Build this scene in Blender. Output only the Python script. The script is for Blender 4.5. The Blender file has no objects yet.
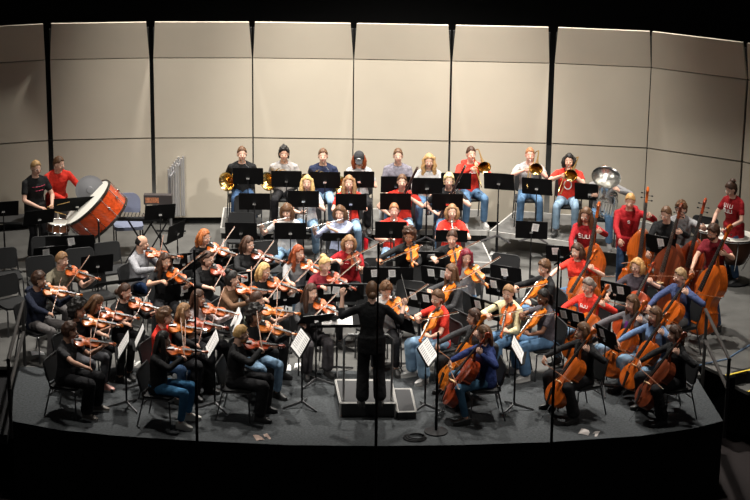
import bpy, math, random
from mathutils import Vector, Matrix, noise
V = Vector
rnd = random.Random(7)
scene = bpy.context.scene
COL = scene.collection
R = math.radians

# ---------------------------------------------------------------- camera
F_PX = 2250.0
PITCH, ROLL, DEPTH0 = R(18.5), R(0.7), 31.25
FW = V((0, math.cos(PITCH), -math.sin(PITCH)))
R0 = V((1, 0, 0)); U0 = R0.cross(FW)
RT = R0 * math.cos(ROLL) + U0 * math.sin(ROLL)
UP = U0 * math.cos(ROLL) - R0 * math.sin(ROLL)
CAM = -(FW - UP * ((405 - 250) / F_PX)) * DEPTH0
cam_data = bpy.data.cameras.new('camera')
cam_data.sensor_width = 36.0
cam_data.lens = F_PX * 36.0 / 750.0
cam_data.clip_end = 300
cam = bpy.data.objects.new('camera', cam_data)
COL.objects.link(cam)
cam.matrix_world = Matrix(((RT.x, UP.x, -FW.x, CAM.x), (RT.y, UP.y, -FW.y, CAM.y), (RT.z, UP.z, -FW.z, CAM.z), (0, 0, 0, 1)))
scene.camera = cam

# ---------------------------------------------------------------- world, lights, exposure
w = bpy.data.worlds.new('World'); scene.world = w; w.use_nodes = True
w.node_tree.nodes['Background'].inputs[0].default_value = (0.9, 0.93, 1.0, 1)
w.node_tree.nodes['Background'].inputs[1].default_value = 0.008
scene.view_settings.view_transform = 'Standard'
scene.view_settings.look = 'None'
scene.view_settings.gamma = 1.0
scene.view_settings.exposure = 0.85
scene.view_settings.use_curve_mapping = False
scene.cycles.max_bounces = 5
scene.cycles.use_denoising = True

def spot(name, loc, target, power, size=R(60), blend=0.6, radius=0.25, color=(1, 0.95, 0.87)):
    d = bpy.data.lights.new(name, 'SPOT'); d.energy = power; d.spot_size = size; d.spot_blend = blend
    d.shadow_soft_size = radius; d.color = color
    o = bpy.data.objects.new(name, d); COL.objects.link(o); o.location = loc
    o.rotation_euler = (V(target) - V(loc)).to_track_quat('-Z', 'Y').to_euler()
    return o
LIGHTS = [
    # (location, target, watts, cone): overhead stage battens, then front-of-house lamps
    ((-3.4, 3.4, 9.5), (-3.2, 2.6, 0), 2300, 62), ((0.0, 3.6, 9.5), (0.0, 2.8, 0), 2500, 62), ((3.4, 3.4, 9.5), (3.0, 2.6, 0), 2300, 62),
    ((-3.0, 7.4, 9.5), (-3.2, 6.6, 0.5), 2100, 64), ((0.2, 7.6, 9.5), (0.2, 6.8, 0.5), 2600, 64), ((3.4, 7.4, 9.5), (3.2, 6.6, 0.5), 2100, 64),
    ((-9.5, -10, 16.0), (-0.8, 5.0, 1.0), 4500, 30), ((9.5, -10, 16.0), (0.8, 5.0, 1.0), 4500, 30),
    ((-3.2, 3.4, 8.6), (-2.6, 10.0, -0.2), 760, 46), ((0.2, 3.4, 8.6), (0.2, 10.2, -0.3), 1700, 50), ((3.2, 3.4, 8.6), (2.4, 10.0, -0.2), 620, 46),
    ((-3.2, 0.2, 9.5), (-2.6, 0.4, 0), 700, 50), ((3.2, 0.2, 9.5), (2.6, 0.4, 0), 900, 50),
]
for k, (l, t, p, c) in enumerate(LIGHTS):
    spot('stage_light', l, t, p, R(c), 0.9, 0.18 if k < 6 else 0.3)

# ---------------------------------------------------------------- pixel -> place
def ray(px, py):
    return (FW + RT * ((px - 375) / F_PX) - UP * ((py - 250) / F_PX))
def P(px, py, z=0.0):
    d = ray(px, py); t = (z - CAM.z) / d.z
    return CAM + d * t
def Zof(p, py):
    """height above the point p whose image row is py"""
    lo, hi = -3.0, 14.0
    for _ in range(40):
        m = (lo + hi) / 2; q = V((p.x, p.y, m)) - CAM
        y = 250 - F_PX * q.dot(UP) / q.dot(FW)
        if y > py: lo = m
        else: hi = m
    return lo

# ---------------------------------------------------------------- materials
MATS = {}
def mat(name, col, rough=0.6, metal=0.0, bump=None, var=0.0, vscale=8.0, coat=0.0, spec=None, wood=False):
    if name in MATS: return MATS[name]
    m = bpy.data.materials.new(name); m.use_nodes = True
    nt = m.node_tree; b = nt.nodes['Principled BSDF']
    c = tuple(col) + (1,)
    b.inputs['Base Color'].default_value = c
    b.inputs['Roughness'].default_value = rough
    b.inputs['Metallic'].default_value = metal
    if spec is not None: b.inputs['Specular IOR Level'].default_value = spec
    if coat: b.inputs['Coat Weight'].default_value = coat; b.inputs['Coat Roughness'].default_value = 0.12
    tc = nt.nodes.new('ShaderNodeTexCoord')
    if var:
        n = nt.nodes.new('ShaderNodeTexNoise'); n.inputs['Scale'].default_value = vscale; n.inputs['Detail'].default_value = 5
        if wood:
            mp = nt.nodes.new('ShaderNodeMapping'); mp.inputs['Scale'].default_value = (0.5, 7, 7)
            nt.links.new(tc.outputs['Object'], mp.inputs[0]); nt.links.new(mp.outputs[0], n.inputs['Vector'])
        else: nt.links.new(tc.outputs['Object'], n.inputs['Vector'])
        r = nt.nodes.new('ShaderNodeValToRGB')
        r.color_ramp.elements[0].position = 0.3; r.color_ramp.elements[1].position = 0.7
        r.color_ramp.elements[0].color = tuple(max(0, x * (1 - var)) for x in col) + (1,)
        r.color_ramp.elements[1].color = tuple(min(1, x * (1 + var)) for x in col) + (1,)
        nt.links.new(n.outputs['Fac'], r.inputs[0]); nt.links.new(r.outputs[0], b.inputs['Base Color'])
    if bump:
        n2 = nt.nodes.new('ShaderNodeTexNoise'); n2.inputs['Scale'].default_value = bump[0]; n2.inputs['Detail'].default_value = 3
        bp = nt.nodes.new('ShaderNodeBump'); bp.inputs['Strength'].default_value = bump[1]; bp.inputs['Distance'].default_value = bump[2]
        nt.links.new(tc.outputs['Object'], n2.inputs['Vector']); nt.links.new(n2.outputs['Fac'], bp.inputs['Height'])
        nt.links.new(bp.outputs[0], b.inputs['Normal'])
    MATS[name] = m
    return m

def cloth(col):
    return mat('cloth_%02x%02x%02x' % tuple(int(255 * x) for x in col), col, 0.85, bump=(11, 0.9, 0.03), var=0.10, vscale=40, spec=0.2)
def denim(col):
    return mat('denim_%02x%02x%02x' % tuple(int(255 * x) for x in col), col, 0.9, bump=(9, 0.9, 0.03), var=0.22, vscale=7, spec=0.15)
def skinm(col):
    return mat('skin_%02x%02x%02x' % tuple(int(255 * x) for x in col), col, 0.5, var=0.06, vscale=25, spec=0.35)
def hairm(col):
    return mat('hair_%02x%02x%02x' % tuple(int(255 * x) for x in col), col, 0.5, bump=(60, 0.6, 0.01), var=0.3, vscale=30, spec=0.4)

BLACKM = mat('black_powder_coat', (0.008, 0.008, 0.009), 0.55, spec=0.25)
DESKM = mat('stand_desk_black', (0.0045, 0.0045, 0.005), 0.75, spec=0.12)
CHAIRM = mat('chair_black_plastic', (0.016, 0.0165, 0.0175), 0.6, bump=(70, 0.2, 0.002), spec=0.3)
STEEL = mat('chair_steel', (0.10, 0.10, 0.105), 0.3, 0.8)
CHROME = mat('chrome', (0.75, 0.75, 0.76), 0.18, 1.0)
SILVER = mat('silver_plate', (0.82, 0.81, 0.78), 0.2, 1.0)
BRASS = mat('brass_lacquer', (0.85, 0.58, 0.22), 0.22, 1.0)
PAPER = mat('paper_white', (0.88, 0.87, 0.86), 0.8)
EBONY = mat('ebony', (0.012, 0.010, 0.009), 0.35)
VARN = [mat('varnish_orange', (0.43, 0.083, 0.007), 0.33, var=0.35, vscale=6, coat=0.35, wood=True),
        mat('varnish_red_brown', (0.30, 0.038, 0.007), 0.35, var=0.35, vscale=6, coat=0.35, wood=True),
        mat('varnish_dark_brown', (0.15, 0.030, 0.010), 0.35, var=0.35, vscale=6, coat=0.35, wood=True),
        mat('varnish_golden', (0.55, 0.14, 0.010), 0.35, var=0.35, vscale=6, coat=0.35, wood=True)]
VNAME = ['orange', 'red-brown', 'dark brown', 'golden orange']
BOWW = mat('bow_wood', (0.22, 0.07, 0.025), 0.35)
HORSE = mat('bow_horsehair', (0.42, 0.38, 0.32), 0.6)
STRING = mat('string_metal', (0.55, 0.53, 0.5), 0.3, 0.9)
EYEW = mat('eye_white', (0.75, 0.72, 0.70), 0.3)
EYED = mat('eye_dark', (0.03, 0.018, 0.012), 0.2)
LIPM = mat('lip', (0.42, 0.14, 0.12), 0.5)
WHITEP = mat('print_white', (0.78, 0.76, 0.74), 0.7)
PINKP = mat('print_pink', (0.62, 0.06, 0.13), 0.7)

# ---------------------------------------------------------------- mesh builder
class G:
    def __init__(s, M=None):
        s.v = []; s.f = []; s.m = []; s.mi = 0; s.M = M or Matrix.Identity(4)
    def add(s, vs, fs):
        o = len(s.v); M = s.M
        s.v += [tuple(M @ V(p)) for p in vs]
        s.f += [tuple(i + o for i in q) for q in fs]; s.m += [s.mi] * len(fs)
        return s
    def rings(s, rings, closed_ends=True):
        n = len(rings[0]); vs = [p for r in rings for p in r]; fs = []
        for i in range(len(rings) - 1):
            for j in range(n):
                a = i * n + j; b = i * n + (j + 1) % n
                fs.append((a, b, b + n, a + n))
        if closed_ends:
            fs.append(tuple(range(n - 1, -1, -1))); o = (len(rings) - 1) * n
            fs.append(tuple(range(o, o + n)))
        return s.add(vs, fs)
    def tube(s, pts, rad, n=10, round_=True, up=None):
        pts = [V(p) for p in pts]
        if not isinstance(rad, (list, tuple)): rad = [rad] * len(pts)
        rad = [(r, r) if not isinstance(r, (list, tuple)) else r for r in rad]
        T = []
        for i in range(len(pts)):
            a = pts[max(0, i - 1)]; b = pts[min(len(pts) - 1, i + 1)]
            t = (b - a); T.append(t.normalized() if t.length > 1e-9 else V((0, 0, 1)))
        u = V(up) if up else (V((0, 0, 1)) if abs(T[0].z) < 0.9 else V((1, 0, 0)))
        C = []
        if round_:
            r0 = max(rad[0]); r1 = max(rad[-1])
            for a in (75, 45, 20):
                C.append((pts[0] - T[0] * r0 * math.sin(R(a)) * 0.8, rad[0][0] * math.cos(R(a)), rad[0][1] * math.cos(R(a)), T[0]))
        for p, r, t in zip(pts, rad, T): C.append((p, r[0], r[1], t))
        if round_:
            for a in (20, 45, 75):
                C.append((pts[-1] + T[-1] * r1 * math.sin(R(a)) * 0.8, rad[-1][0] * math.cos(R(a)), rad[-1][1] * math.cos(R(a)), T[-1]))
        rs = []
        for p, ra, rb, t in C:
            x = u.cross(t)
            if x.length < 1e-6: x = V((1, 0, 0)).cross(t)
            x.normalize(); y = t.cross(x).normalized(); u = y
            rs.append([p + x * (ra * math.cos(2 * math.pi * k / n)) + y * (rb * math.sin(2 * math.pi * k / n)) for k in range(n)])
        return s.rings(rs)
    def ell(s, c, r, Rm=None, n=14, m=9):
        c = V(c); Rm = Rm or Matrix.Identity(3); vs = [c + Rm @ V((0, 0, r[2]))]; fs = []
        for i in range(1, m):
            a = math.pi * i / m
            for k in range(n):
                b = 2 * math.pi * k / n
                vs.append(c + Rm @ V((r[0] * math.sin(a) * math.cos(b), r[1] * math.sin(a) * math.sin(b), r[2] * math.cos(a))))
        vs.append(c + Rm @ V((0, 0, -r[2]))); L = len(vs) - 1
        for k in range(n): fs.append((0, 1 + k, 1 + (k + 1) % n))
        for i in range(m - 2):
            for k in range(n):
                a = 1 + i * n + k; b = 1 + i * n + (k + 1) % n
                fs.append((a, a + n, b + n, b))
        o = 1 + (m - 2) * n
        for k in range(n): fs.append((o + k, L, o + (k + 1) % n))
        return s.add(vs, fs)
    def box(s, c, d, Rm=None):
        c = V(c); Rm = Rm or Matrix.Identity(3); x, y, z = d[0] / 2, d[1] / 2, d[2] / 2
        vs = [c + Rm @ V(p) for p in ((-x, -y, -z), (x, -y, -z), (x, y, -z), (-x, y, -z), (-x, -y, z), (x, -y, z), (x, y, z), (-x, y, z))]
        return s.add(vs, [(0, 3, 2, 1), (4, 5, 6, 7), (0, 1, 5, 4), (1, 2, 6, 5), (2, 3, 7, 6), (3, 0, 4, 7)])
    def prism(s, out, z0, z1, Mt=None):
        """outline (x, y) extruded from z0 to z1, under matrix Mt"""
        Mt = Mt or Matrix.Identity(4); n = len(out)
        vs = [Mt @ V((x, y, z0)) for x, y in out] + [Mt @ V((x, y, z1)) for x, y in out]
        fs = [tuple(range(n - 1, -1, -1)), tuple(range(n, 2 * n))] + [(i, (i + 1) % n, n + (i + 1) % n, n + i) for i in range(n)]
        return s.add(vs, fs)
    def lathe(s, prof, n=20, Mt=None, close=False):
        """profile (r, z) turned around z under Mt"""
        Mt = Mt or Matrix.Identity(4)
        rs = [[Mt @ V((r * math.cos(2 * math.pi * k / n), r * math.sin(2 * math.pi * k / n), z)) for k in range(n)] for r, z in prof]
        return s.rings(rs, close)
    def mesh(s, name, mats, smooth=True):
        me = bpy.data.meshes.new(name); me.from_pydata(s.v, [], s.f)
        for m in (mats if isinstance(mats, (list, tuple)) else [mats]): me.materials.append(m)
        me.polygons.foreach_set('material_index', s.m)
        if smooth: me.polygons.foreach_set('use_smooth', [True] * len(s.f))
        me.update()
        if smooth:
            try: me.set_sharp_from_angle(angle=R(38))
            except Exception: pass
        return me
    def build(s, name, mats, parent=None, smooth=True):
        o = bpy.data.objects.new(name, s.mesh(name, mats, smooth)); COL.objects.link(o)
        if parent is not None: o.parent = parent
        return o

def rrect(w, h, r, n=4, c=(0, 0)):
    out = []
    for cx, cy, a0 in ((w / 2 - r, h / 2 - r, 0), (-w / 2 + r, h / 2 - r, 90), (-w / 2 + r, -h / 2 + r, 180), (w / 2 - r, -h / 2 + r, 270)):
        for k in range(n + 1):
            a = R(a0 + 90 * k / n); out.append((c[0] + cx + r * math.cos(a), c[1] + cy + r * math.sin(a)))
    return out

def rod(a, b, r, n=8, g=None):
    g = g or G(); return g.tube([a, b], r, n, False)

def frame(o, x, y, z):
    x, y, z = V(x), V(y), V(z)
    return Matrix(((x.x, y.x, z.x, o[0]), (x.y, y.y, z.y, o[1]), (x.z, y.z, z.z, o[2]), (0, 0, 0, 1)))

def tag(o, label, cat, group=None, kind=None):
    o['label'] = label; o['category'] = cat
    if group: o['group'] = group
    if kind: o['kind'] = kind
    return o
def empty(name, loc=(0, 0, 0), rz=0.0):
    o = bpy.data.objects.new(name, None); COL.objects.link(o); o.empty_display_size = 0.1
    o.location = loc; o.rotation_euler = (0, 0, rz); return o
def struct(name, g, m, smooth=False):
    o = g.build(name, m, None, smooth); o['kind'] = 'structure'; return o
def copy_tree(o, parent=None):
    c = o.copy(); COL.objects.link(c); c.parent = parent
    for ch in o.children: copy_tree(ch, c)
    return c
class Proto:
    """first use hands out the thing itself, later uses a copy with copies of its parts"""
    def __init__(s, root): s.root = root; s.used = False
    def get(s):
        if not s.used: s.used = True; return s.root
        c = s.root.copy(); COL.objects.link(c)
        for ch in s.root.children: copy_tree(ch, c)
        return c
# ---------------------------------------------------------------- the stage shell, floor, risers
def wallmat():
    m = mat('shell_panel_cream', (0.54, 0.485, 0.395), 0.8, var=0.03, vscale=1.5, bump=(3, 0.1, 0.01)); return m
FLOORM = mat('stage_floor_grey_paint', (0.085, 0.083, 0.078), 0.6, var=0.22, vscale=3.0, bump=(40, 0.2, 0.003))
CARPM = mat('pit_cover_carpet', (0.044, 0.049, 0.053), 0.95, var=0.45, vscale=30.0, bump=(120, 0.8, 0.01))
DARKM = mat('black_masking', (0.006, 0.006, 0.006), 0.9)
PITM = mat('house_dark_red', (0.006, 0.0018, 0.0018), 0.9)

front = [(12, 421), (60, 430), (120, 436), (200, 441), (290, 445), (375, 446), (460, 445), (550, 442), (640, 436), (690, 429), (723, 421)]
fp = [P(x, y) for x, y in front]
ymid = P(375, 371).y
L1, R1 = P(27, 345), P(690, 352)
g = G()
poly = [(p.x, p.y) for p in fp] + [(P(694, 361).x - .06, ymid), (L1.x - 0.05, ymid)]
g.prism(poly, -0.05, 0.0)
struct('floor_pit_cover', g, CARPM)
g = G()
E1, E2, E3, E4 = P(694, 361), P(723, 421), P(727, 376), P(790, 361)
xe = E2.x + (E1.x - E2.x) * (ymid - E2.y) / (E1.y - E2.y)
g.prism([(-7.2, ymid), (-6.0, ymid), (L1.x, ymid), (xe, ymid), (E1.x, E1.y), (E3.x, E3.y), (E4.x, E4.y), (11, 13.5), (-9.5, 13.5), (-9.5, ymid + 1)], -0.05, -0.001)
struct('floor', g, FLOORM)
g = G()
for a, b in zip(fp[:-1], fp[1:]):
    g.add([a, b, b - V((0, 0, 1.1)), a - V((0, 0, 1.1))], [(0, 3, 2, 1)])
struct('trim_1', g, DARKM)
g = G(); g.prism([(-14, -9), (14, -9), (14, 14), (-14, 14)], -1.25, -1.1); struct('floor_house', g, PITM)

# orchestra shell: columns of three panels standing in a shallow arc
joint = [(-60, 148.5), (50.5, 140.5), (153, 138.2), (253, 138.0), (353, 139.3), (449.5, 141.3), (549, 143.5), (647, 148.2), (742, 161.8), (830, 181)]
gaps = [0, 0.042, 0.034, 0.012, 0.010, 0.018, 0.046, 0.008, 0.018, 0]
JZ = 1.55
SH = [P(x, y, JZ) for x, y in joint]
n_in = []
for k in range(len(SH)):
    a = SH[max(0, k - 1)]; b = SH[min(len(SH) - 1, k + 1)]
    t = (b - a); n_in.append(V((t.y, -t.x, 0)).normalized())
z2 = Zof(SH[3], 58)
side = ['far_left', 'left', 'left_centre', 'centre_left', 'centre', 'centre_right', 'right_centre', 'right', 'far_right']
for k in range(len(SH) - 1):
    a, b = SH[k].copy(), SH[k + 1].copy(); t = (b - a).normalized(); nn = V((t.y, -t.x, 0))
    a += t * gaps[k]; b -= t * gaps[k + 1]
    g = G()
    def slab(za, zb, oa=0.0, ob=0.0, ins=0.0):
        p = [a + nn * oa, b + nn * oa, b - t * ins + nn * ob, a + t * ins + nn * ob]
        zs = [za, za, zb, zb]
        q = [V((v.x, v.y, z)) for v, z in zip(p, zs)]
        r = [v - nn * 0.06 for v in q]
        g.add(q + r, [(0, 1, 2, 3), (7, 6, 5, 4), (0, 4, 5, 1), (1, 5, 6, 2), (2, 6, 7, 3), (3, 7, 4, 0)])
    slab(0.13, JZ - 0.013); slab(JZ + 0.013, z2 - 0.009); slab(z2 + 0.009, z2 + 0.66, 0.0, 0.20, 0.045)
    struct('wall_' + side[k], g, wallmat())
    g = G(); p = [a - nn * 0.10, b - nn * 0.10]
    g.prism([(p[0].x, p[0].y), (p[1].x, p[1].y), (p[1].x - nn.x * .05, p[1].y - nn.y * .05), (p[0].x - nn.x * .05, p[0].y - nn.y * .05)], 0.0, z2 + 0.5)
    struct('trim_%d' % (k + 2), g, DARKM)
g = G(); g.box((0, 13.4, 4.5), (30, 0.1, 12)); struct('wall_back', g, DARKM)

# risers
RTOP = mat('riser_top_grey', (0.085, 0.083, 0.080), 0.7, var=0.2, vscale=6, bump=(60, 0.3, 0.004))
ALU = mat('riser_aluminium', (0.50, 0.49, 0.47), 0.4, 0.25)
def riser(name, pts, z, zfoot, label, legs=True):
    """deck outline given clockwise seen from above; first edges are the front ones"""
    e = empty(name, (0, 0, 0)); tag(e, label, 'riser', 'stage risers')
    g = G(); g.prism([(p.x, p.y) for p in pts], z - 0.03, z); g.build('deck', RTOP, e, False)
    n = len(pts)
    g = G()
    for i in range(n):
        a, b = pts[i], pts[(i + 1) % n]; t = (b - a).normalized(); o = V((t.y, -t.x, 0)) * 0.012
        A, B = V((a.x, a.y, 0)), V((b.x, b.y, 0))
        g.add([A + o + V((0, 0, z - 0.085)), B + o + V((0, 0, z - 0.085)), B + o + V((0, 0, z + 0.004)), A + o + V((0, 0, z + 0.004)),
               A - o + V((0, 0, z - 0.085)), B - o + V((0, 0, z - 0.085)), B - o + V((0, 0, z + 0.004)), A - o + V((0, 0, z + 0.004))],
              [(0, 1, 2, 3), (7, 6, 5, 4), (3, 2, 6, 7), (0, 4, 5, 1), (0, 3, 7, 4), (1, 5, 6, 2)])
    g.build('edge_rail', ALU, e, False)
    c = sum((V((p.x, p.y, 0)) for p in pts), V()) / n
    for p in pts:
        q = V((p.x, p.y, 0)); q += (c - q).normalized() * 0.12
        rod((q.x, q.y, zfoot), (q.x, q.y, z - 0.03), 0.022).build('leg', BLACKM, e)
    return e
A_front = [(222, 251), (300, 257), (372, 260.5), (492, 262.5)]
B_front = [(221, 228), (300, 229), (372, 229.5), (487, 230.5)]
ZA, ZB = 0.2, 0.4
fa = [P(x, y, ZA) for x, y in A_front]; fb = [P(x, y, ZB) for x, y in B_front]
tb = [P(x, y, ZA) for x, y in [(224, 238), (300, 240), (372, 241), (482, 242)]]
riser('stage_riser', [fa[0], fa[1], fa[2], fa[3], tb[3], tb[2], tb[1], tb[0]], ZA, 0.0, 'low grey riser under the clarinets and bassoons')
hb = [P(x, y, ZB) for x, y in [(224, 207.5), (300, 208), (372, 209), (485, 210)]]
riser('stage_riser', [fb[0], fb[1], fb[2], fb[3], hb[3], hb[2], hb[1], hb[0]], ZB, 0.0, 'taller grey riser under the horn and trumpet row')
wg = [P(x, y, ZB) for x, y in [(490, 231), (560, 240.5), (628, 250), (672, 232), (648, 222.5), (600, 217), (515, 211)]]
riser('stage_riser', wg, ZB, 0.0, 'angled grey riser wing under the two grey-wall trombonists and tuba')
# black skirts closing the two straight risers
g = G()
for a, b in zip(fa[:-1], fa[1:]):
    o = V((0, 0.03, 0)); g.add([a + o - V((0, 0, 0.08)), b + o - V((0, 0, 0.08)), V((b.x, b.y + .03, 0)), V((a.x, a.y + .03, 0))], [(0, 3, 2, 1)])
struct('trim_20', g, DARKM)
g = G()
for a, b in zip(fb[:-1], fb[1:]):
    o = V((0, 0.03, 0)); g.add([a + o - V((0, 0, 0.08)), b + o - V((0, 0, 0.08)), V((b.x, b.y + .03, ZA)), V((a.x, a.y + .03, ZA))], [(0, 3, 2, 1)])
struct('trim_21', g, DARKM)

# side stairs and handrails at both front corners
YEL = mat('yellow_nosing', (0.75, 0.55, 0.05), 0.7)
RAILM = mat('rail_dark_steel', (0.055, 0.052, 0.05), 0.45, 0.3)
def stairs(side_, edge, label):
    s = 1 if side_ == 'right' else -1
    e = empty('side_stairs', (0, 0, 0)); tag(e, label, 'stairs', 'side stairs of the stage')
    a, b = edge   # back and front point of the stage side edge
    for k in range(4):
        z = -0.16 - 0.2 * k; x0 = 0.02 + 0.42 * k
        g = G(); q = [(a.x + s * x0, a.y), (a.x + s * (x0 + 0.42), a.y), (b.x + s * (x0 + 0.42), b.y), (b.x + s * x0, b.y)]
        if s < 0: q = q[::-1]
        g.prism(q, z - 0.14, z); g.build('step', FLOORM if side_ == 'right' else BLACKM, e, False)
        if side_ == 'right':
            g = G(); g.prism([(a.x + x0 + 0.37, a.y), (a.x + x0 + 0.41, a.y), (b.x + x0 + 0.41, b.y), (b.x + x0 + 0.37, b.y)][::-1], z, z + 0.006)
            g.build('nosing', YEL, e, False)
    return e
def handrail(p0, p1, h, label):
    e = empty('handrail', (0, 0, 0)); tag(e, label, 'handrail', 'stage handrails')
    for p in (p0, p1): rod((p.x, p.y, -0.2), (p.x, p.y, h), 0.024).build('post', RAILM, e)
    d = (p1 - p0).normalized()
    for z, nm in ((h, 'top_rail'), (h * 0.55, 'middle_rail')):
        a, b = p0 - d * 0.12, p1 + d * 0.03
        rod((a.x, a.y, z), (b.x, b.y, z), 0.026).build(nm, RAILM, e)
    return e
sr = (P(694, 361), P(726, 421))
e = empty('side_stairs'); tag(e, 'stairs with yellow nosings going down at the cello corner', 'stairs', 'side stairs of the stage')
dn = (E4 - E3).normalized(); dd = V((dn.y, -dn.x, 0))
for k in range(4):
    o = E3 + dn * (.16 * k) + dd * (.30 * k); z = -.18 * k
    if k:
        q = [o - dd * .30, o - dd * .30 + dn * 2.0, o + dn * 2.0, o]
        g = G(); g.prism([(p.x, p.y) for p in q][::-1], z - .05, z); g.build('tread', FLOORM, e, False)
        g = G(); g.prism([(p.x, p.y) for p in [o - dd * .30, o - dd * .30 + dn * 2.0, o - dd * .40 + dn * 2.0, o - dd * .40]][::-1], z, z + .18); g.build('step_front', DARKM, e, False)
    q = [o - dd * .035, o - dd * .035 + dn * 2.0, o + dn * 2.0, o]
    g = G(); g.prism([(p.x, p.y) for p in q][::-1], z, z + .008); g.build('nosing', YEL, e, False)
a, b = E1, E3 + dn * 1.4 + dd * 1.6
g = G(); tt = (b - a).normalized(); nn = V((tt.y, -tt.x, 0)) * .03
g.add([a + nn, b + nn, b - nn, a - nn] + [v + V((0, 0, -1.0)) for v in (a + nn, b + nn, b - nn, a - nn)], [(0, 1, 2, 3), (7, 6, 5, 4), (0, 4, 5, 1), (1, 5, 6, 2), (2, 6, 7, 3), (3, 7, 4, 0)])
g.build('side_board', DARKM, e, False)
handrail(P(703, 374), P(725, 424), 0.95, 'dark steel handrail at the cello corner of the stage')
stairs('left', (P(24, 350), P(8, 424)), 'black stairs going down at the violin corner')
handrail(P(25, 366), P(11, 425), 0.95, 'dark steel handrail at the violin corner of the stage')
# ---------------------------------------------------------------- chair, stand, folder
def make_chair():
    e = empty('orchestra_chair')
    g = G(); pr = rrect(0.46, 0.44, 0.07)
    g.prism([(x * 0.97, y * 0.97) for x, y in pr], 0.415, 0.425); g.prism(pr, 0.425, 0.447); g.build('seat', CHAIRM, e)
    Mb = Matrix.Translation((0, 0.215, 0.655)) @ Matrix.Rotation(R(-12), 4, 'X') @ Matrix.Rotation(R(90), 4, 'X')
    g = G()
    def back(off, sc):
        rs = []
        for x, y in rrect(0.46 * sc, 0.33 * sc, 0.075, 5): rs.append(Mb @ V((x, y, off - 0.55 * x * x)))
        return rs
    g.rings([back(-0.012, 0.97), back(-0.006, 1.0), back(0.006, 1.0), back(0.012, 0.97)]); g.build('backrest', CHAIRM, e)
    for s in (-1, 1):
        x = 0.225 * s
        G().tube([(x * 1.06, -0.21, 0), (x, -0.19, 0.40), (x, -0.12, 0.425)], 0.011, 7, False).build('leg', STEEL, e)
        G().tube([(x * 1.06, 0.27, 0), (x, 0.17, 0.42), (x * 0.98, 0.255, 0.74)], 0.011, 7, False).build('leg', STEEL, e)
    g = G(); g.tube([(-0.225, -0.16, 0.41), (-0.225, 0.18, 0.41)], 0.010, 6, False); g.tube([(0.225, -0.16, 0.41), (0.225, 0.18, 0.41)], 0.010, 6, False)
    g.tube([(-0.225, 0.2, 0.30), (0.225, 0.2, 0.30)], 0.009, 6, False); g.build('seat_frame', STEEL, e)
    return e
CHAIR = Proto(make_chair())
def chair(x, y, z, h, label, group='black orchestra chairs'):
    o = CHAIR.get(); o.location = (x, y, z); o.rotation_euler = (0, 0, h); tag(o, label, 'chair', group); return o

STAND = {}
def make_stand(hd, tilt, wide):
    """desk centre at height hd; tilt from the vertical in degrees; the player sits on +Y, the back of the desk faces -Y"""
    e = empty('music_stand'); wd, hh = (0.76 if wide else 0.50), 0.31
    # face normal points to +Y and up
    Md = Matrix.Translation((0, 0, hd)) @ Matrix.Rotation(R(90 + tilt), 4, 'X')
    # local: x across, y up along the desk, -z towards the player
    g = G(); g.prism(rrect(wd, hh, 0.012, 3), -0.002, 0.002, Md)
    g.prism([(-wd / 2, -hh / 2), (wd / 2, -hh / 2), (wd / 2, -hh / 2 + 0.004), (-wd / 2, -hh / 2 + 0.004)], -0.055, 0.002, Md)
    g.build('desk', DESKM, e)
    g = G(); g.box((0, 0, 0), (0.05, 0.035, 0.05), None); 
    for i in range(len(g.v)): g.v[i] = tuple(Md @ V((g.v[i][0], g.v[i][1] - 0.02, g.v[i][2] + 0.026)))
    g.build('desk_bracket', CHROME, e)
    q = Md @ V((0, -0.02, 0.03))
    rod((q.x, q.y, 0.10), (q.x, q.y, q.z), 0.009).build('inner_pole', BLACKM, e)
    rod((q.x, q.y, 0.06), (q.x, q.y, hd * 0.62), 0.014).build('outer_pole', BLACKM, e)
    for k in range(3):
        a = R(90 + 120 * k); c, s_ = math.cos(a), math.sin(a)
        G().tube([(q.x, q.y, 0.085), (q.x + c * 0.10, q.y + s_ * 0.10, 0.055), (q.x + c * 0.28, q.y + s_ * 0.28, 0.012)], [(0.012, 0.02), (0.012, 0.02), (0.010, 0.016)], 6, False).build('leg', mat('worn_leg_metal', (.16, .16, .165), .35, .7), e)
    return e, Md
def stand(px, py, h, z0, label, hd=None, tilt=18, wide=False, ref=0.95, foot=None):
    """music stand whose desk centre shows at (px, py), desk height ref above z0"""
    hd = ref
    key = (round(hd, 2), tilt, wide)
    if key not in STAND:
        e, Md = make_stand(hd, tilt, wide); STAND[key] = (Proto(e), Md)
    pr, Md = STAND[key]; o = pr.get(); p = P(px, py, z0 + hd)
    o.location = (p.x, p.y, z0); o.rotation_euler = (0, 0, h); tag(o, label, 'music stand', 'black music stands')
    return Matrix.Translation((p.x, p.y, z0)) @ Matrix.Rotation(h, 4, 'Z') @ Md

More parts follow.
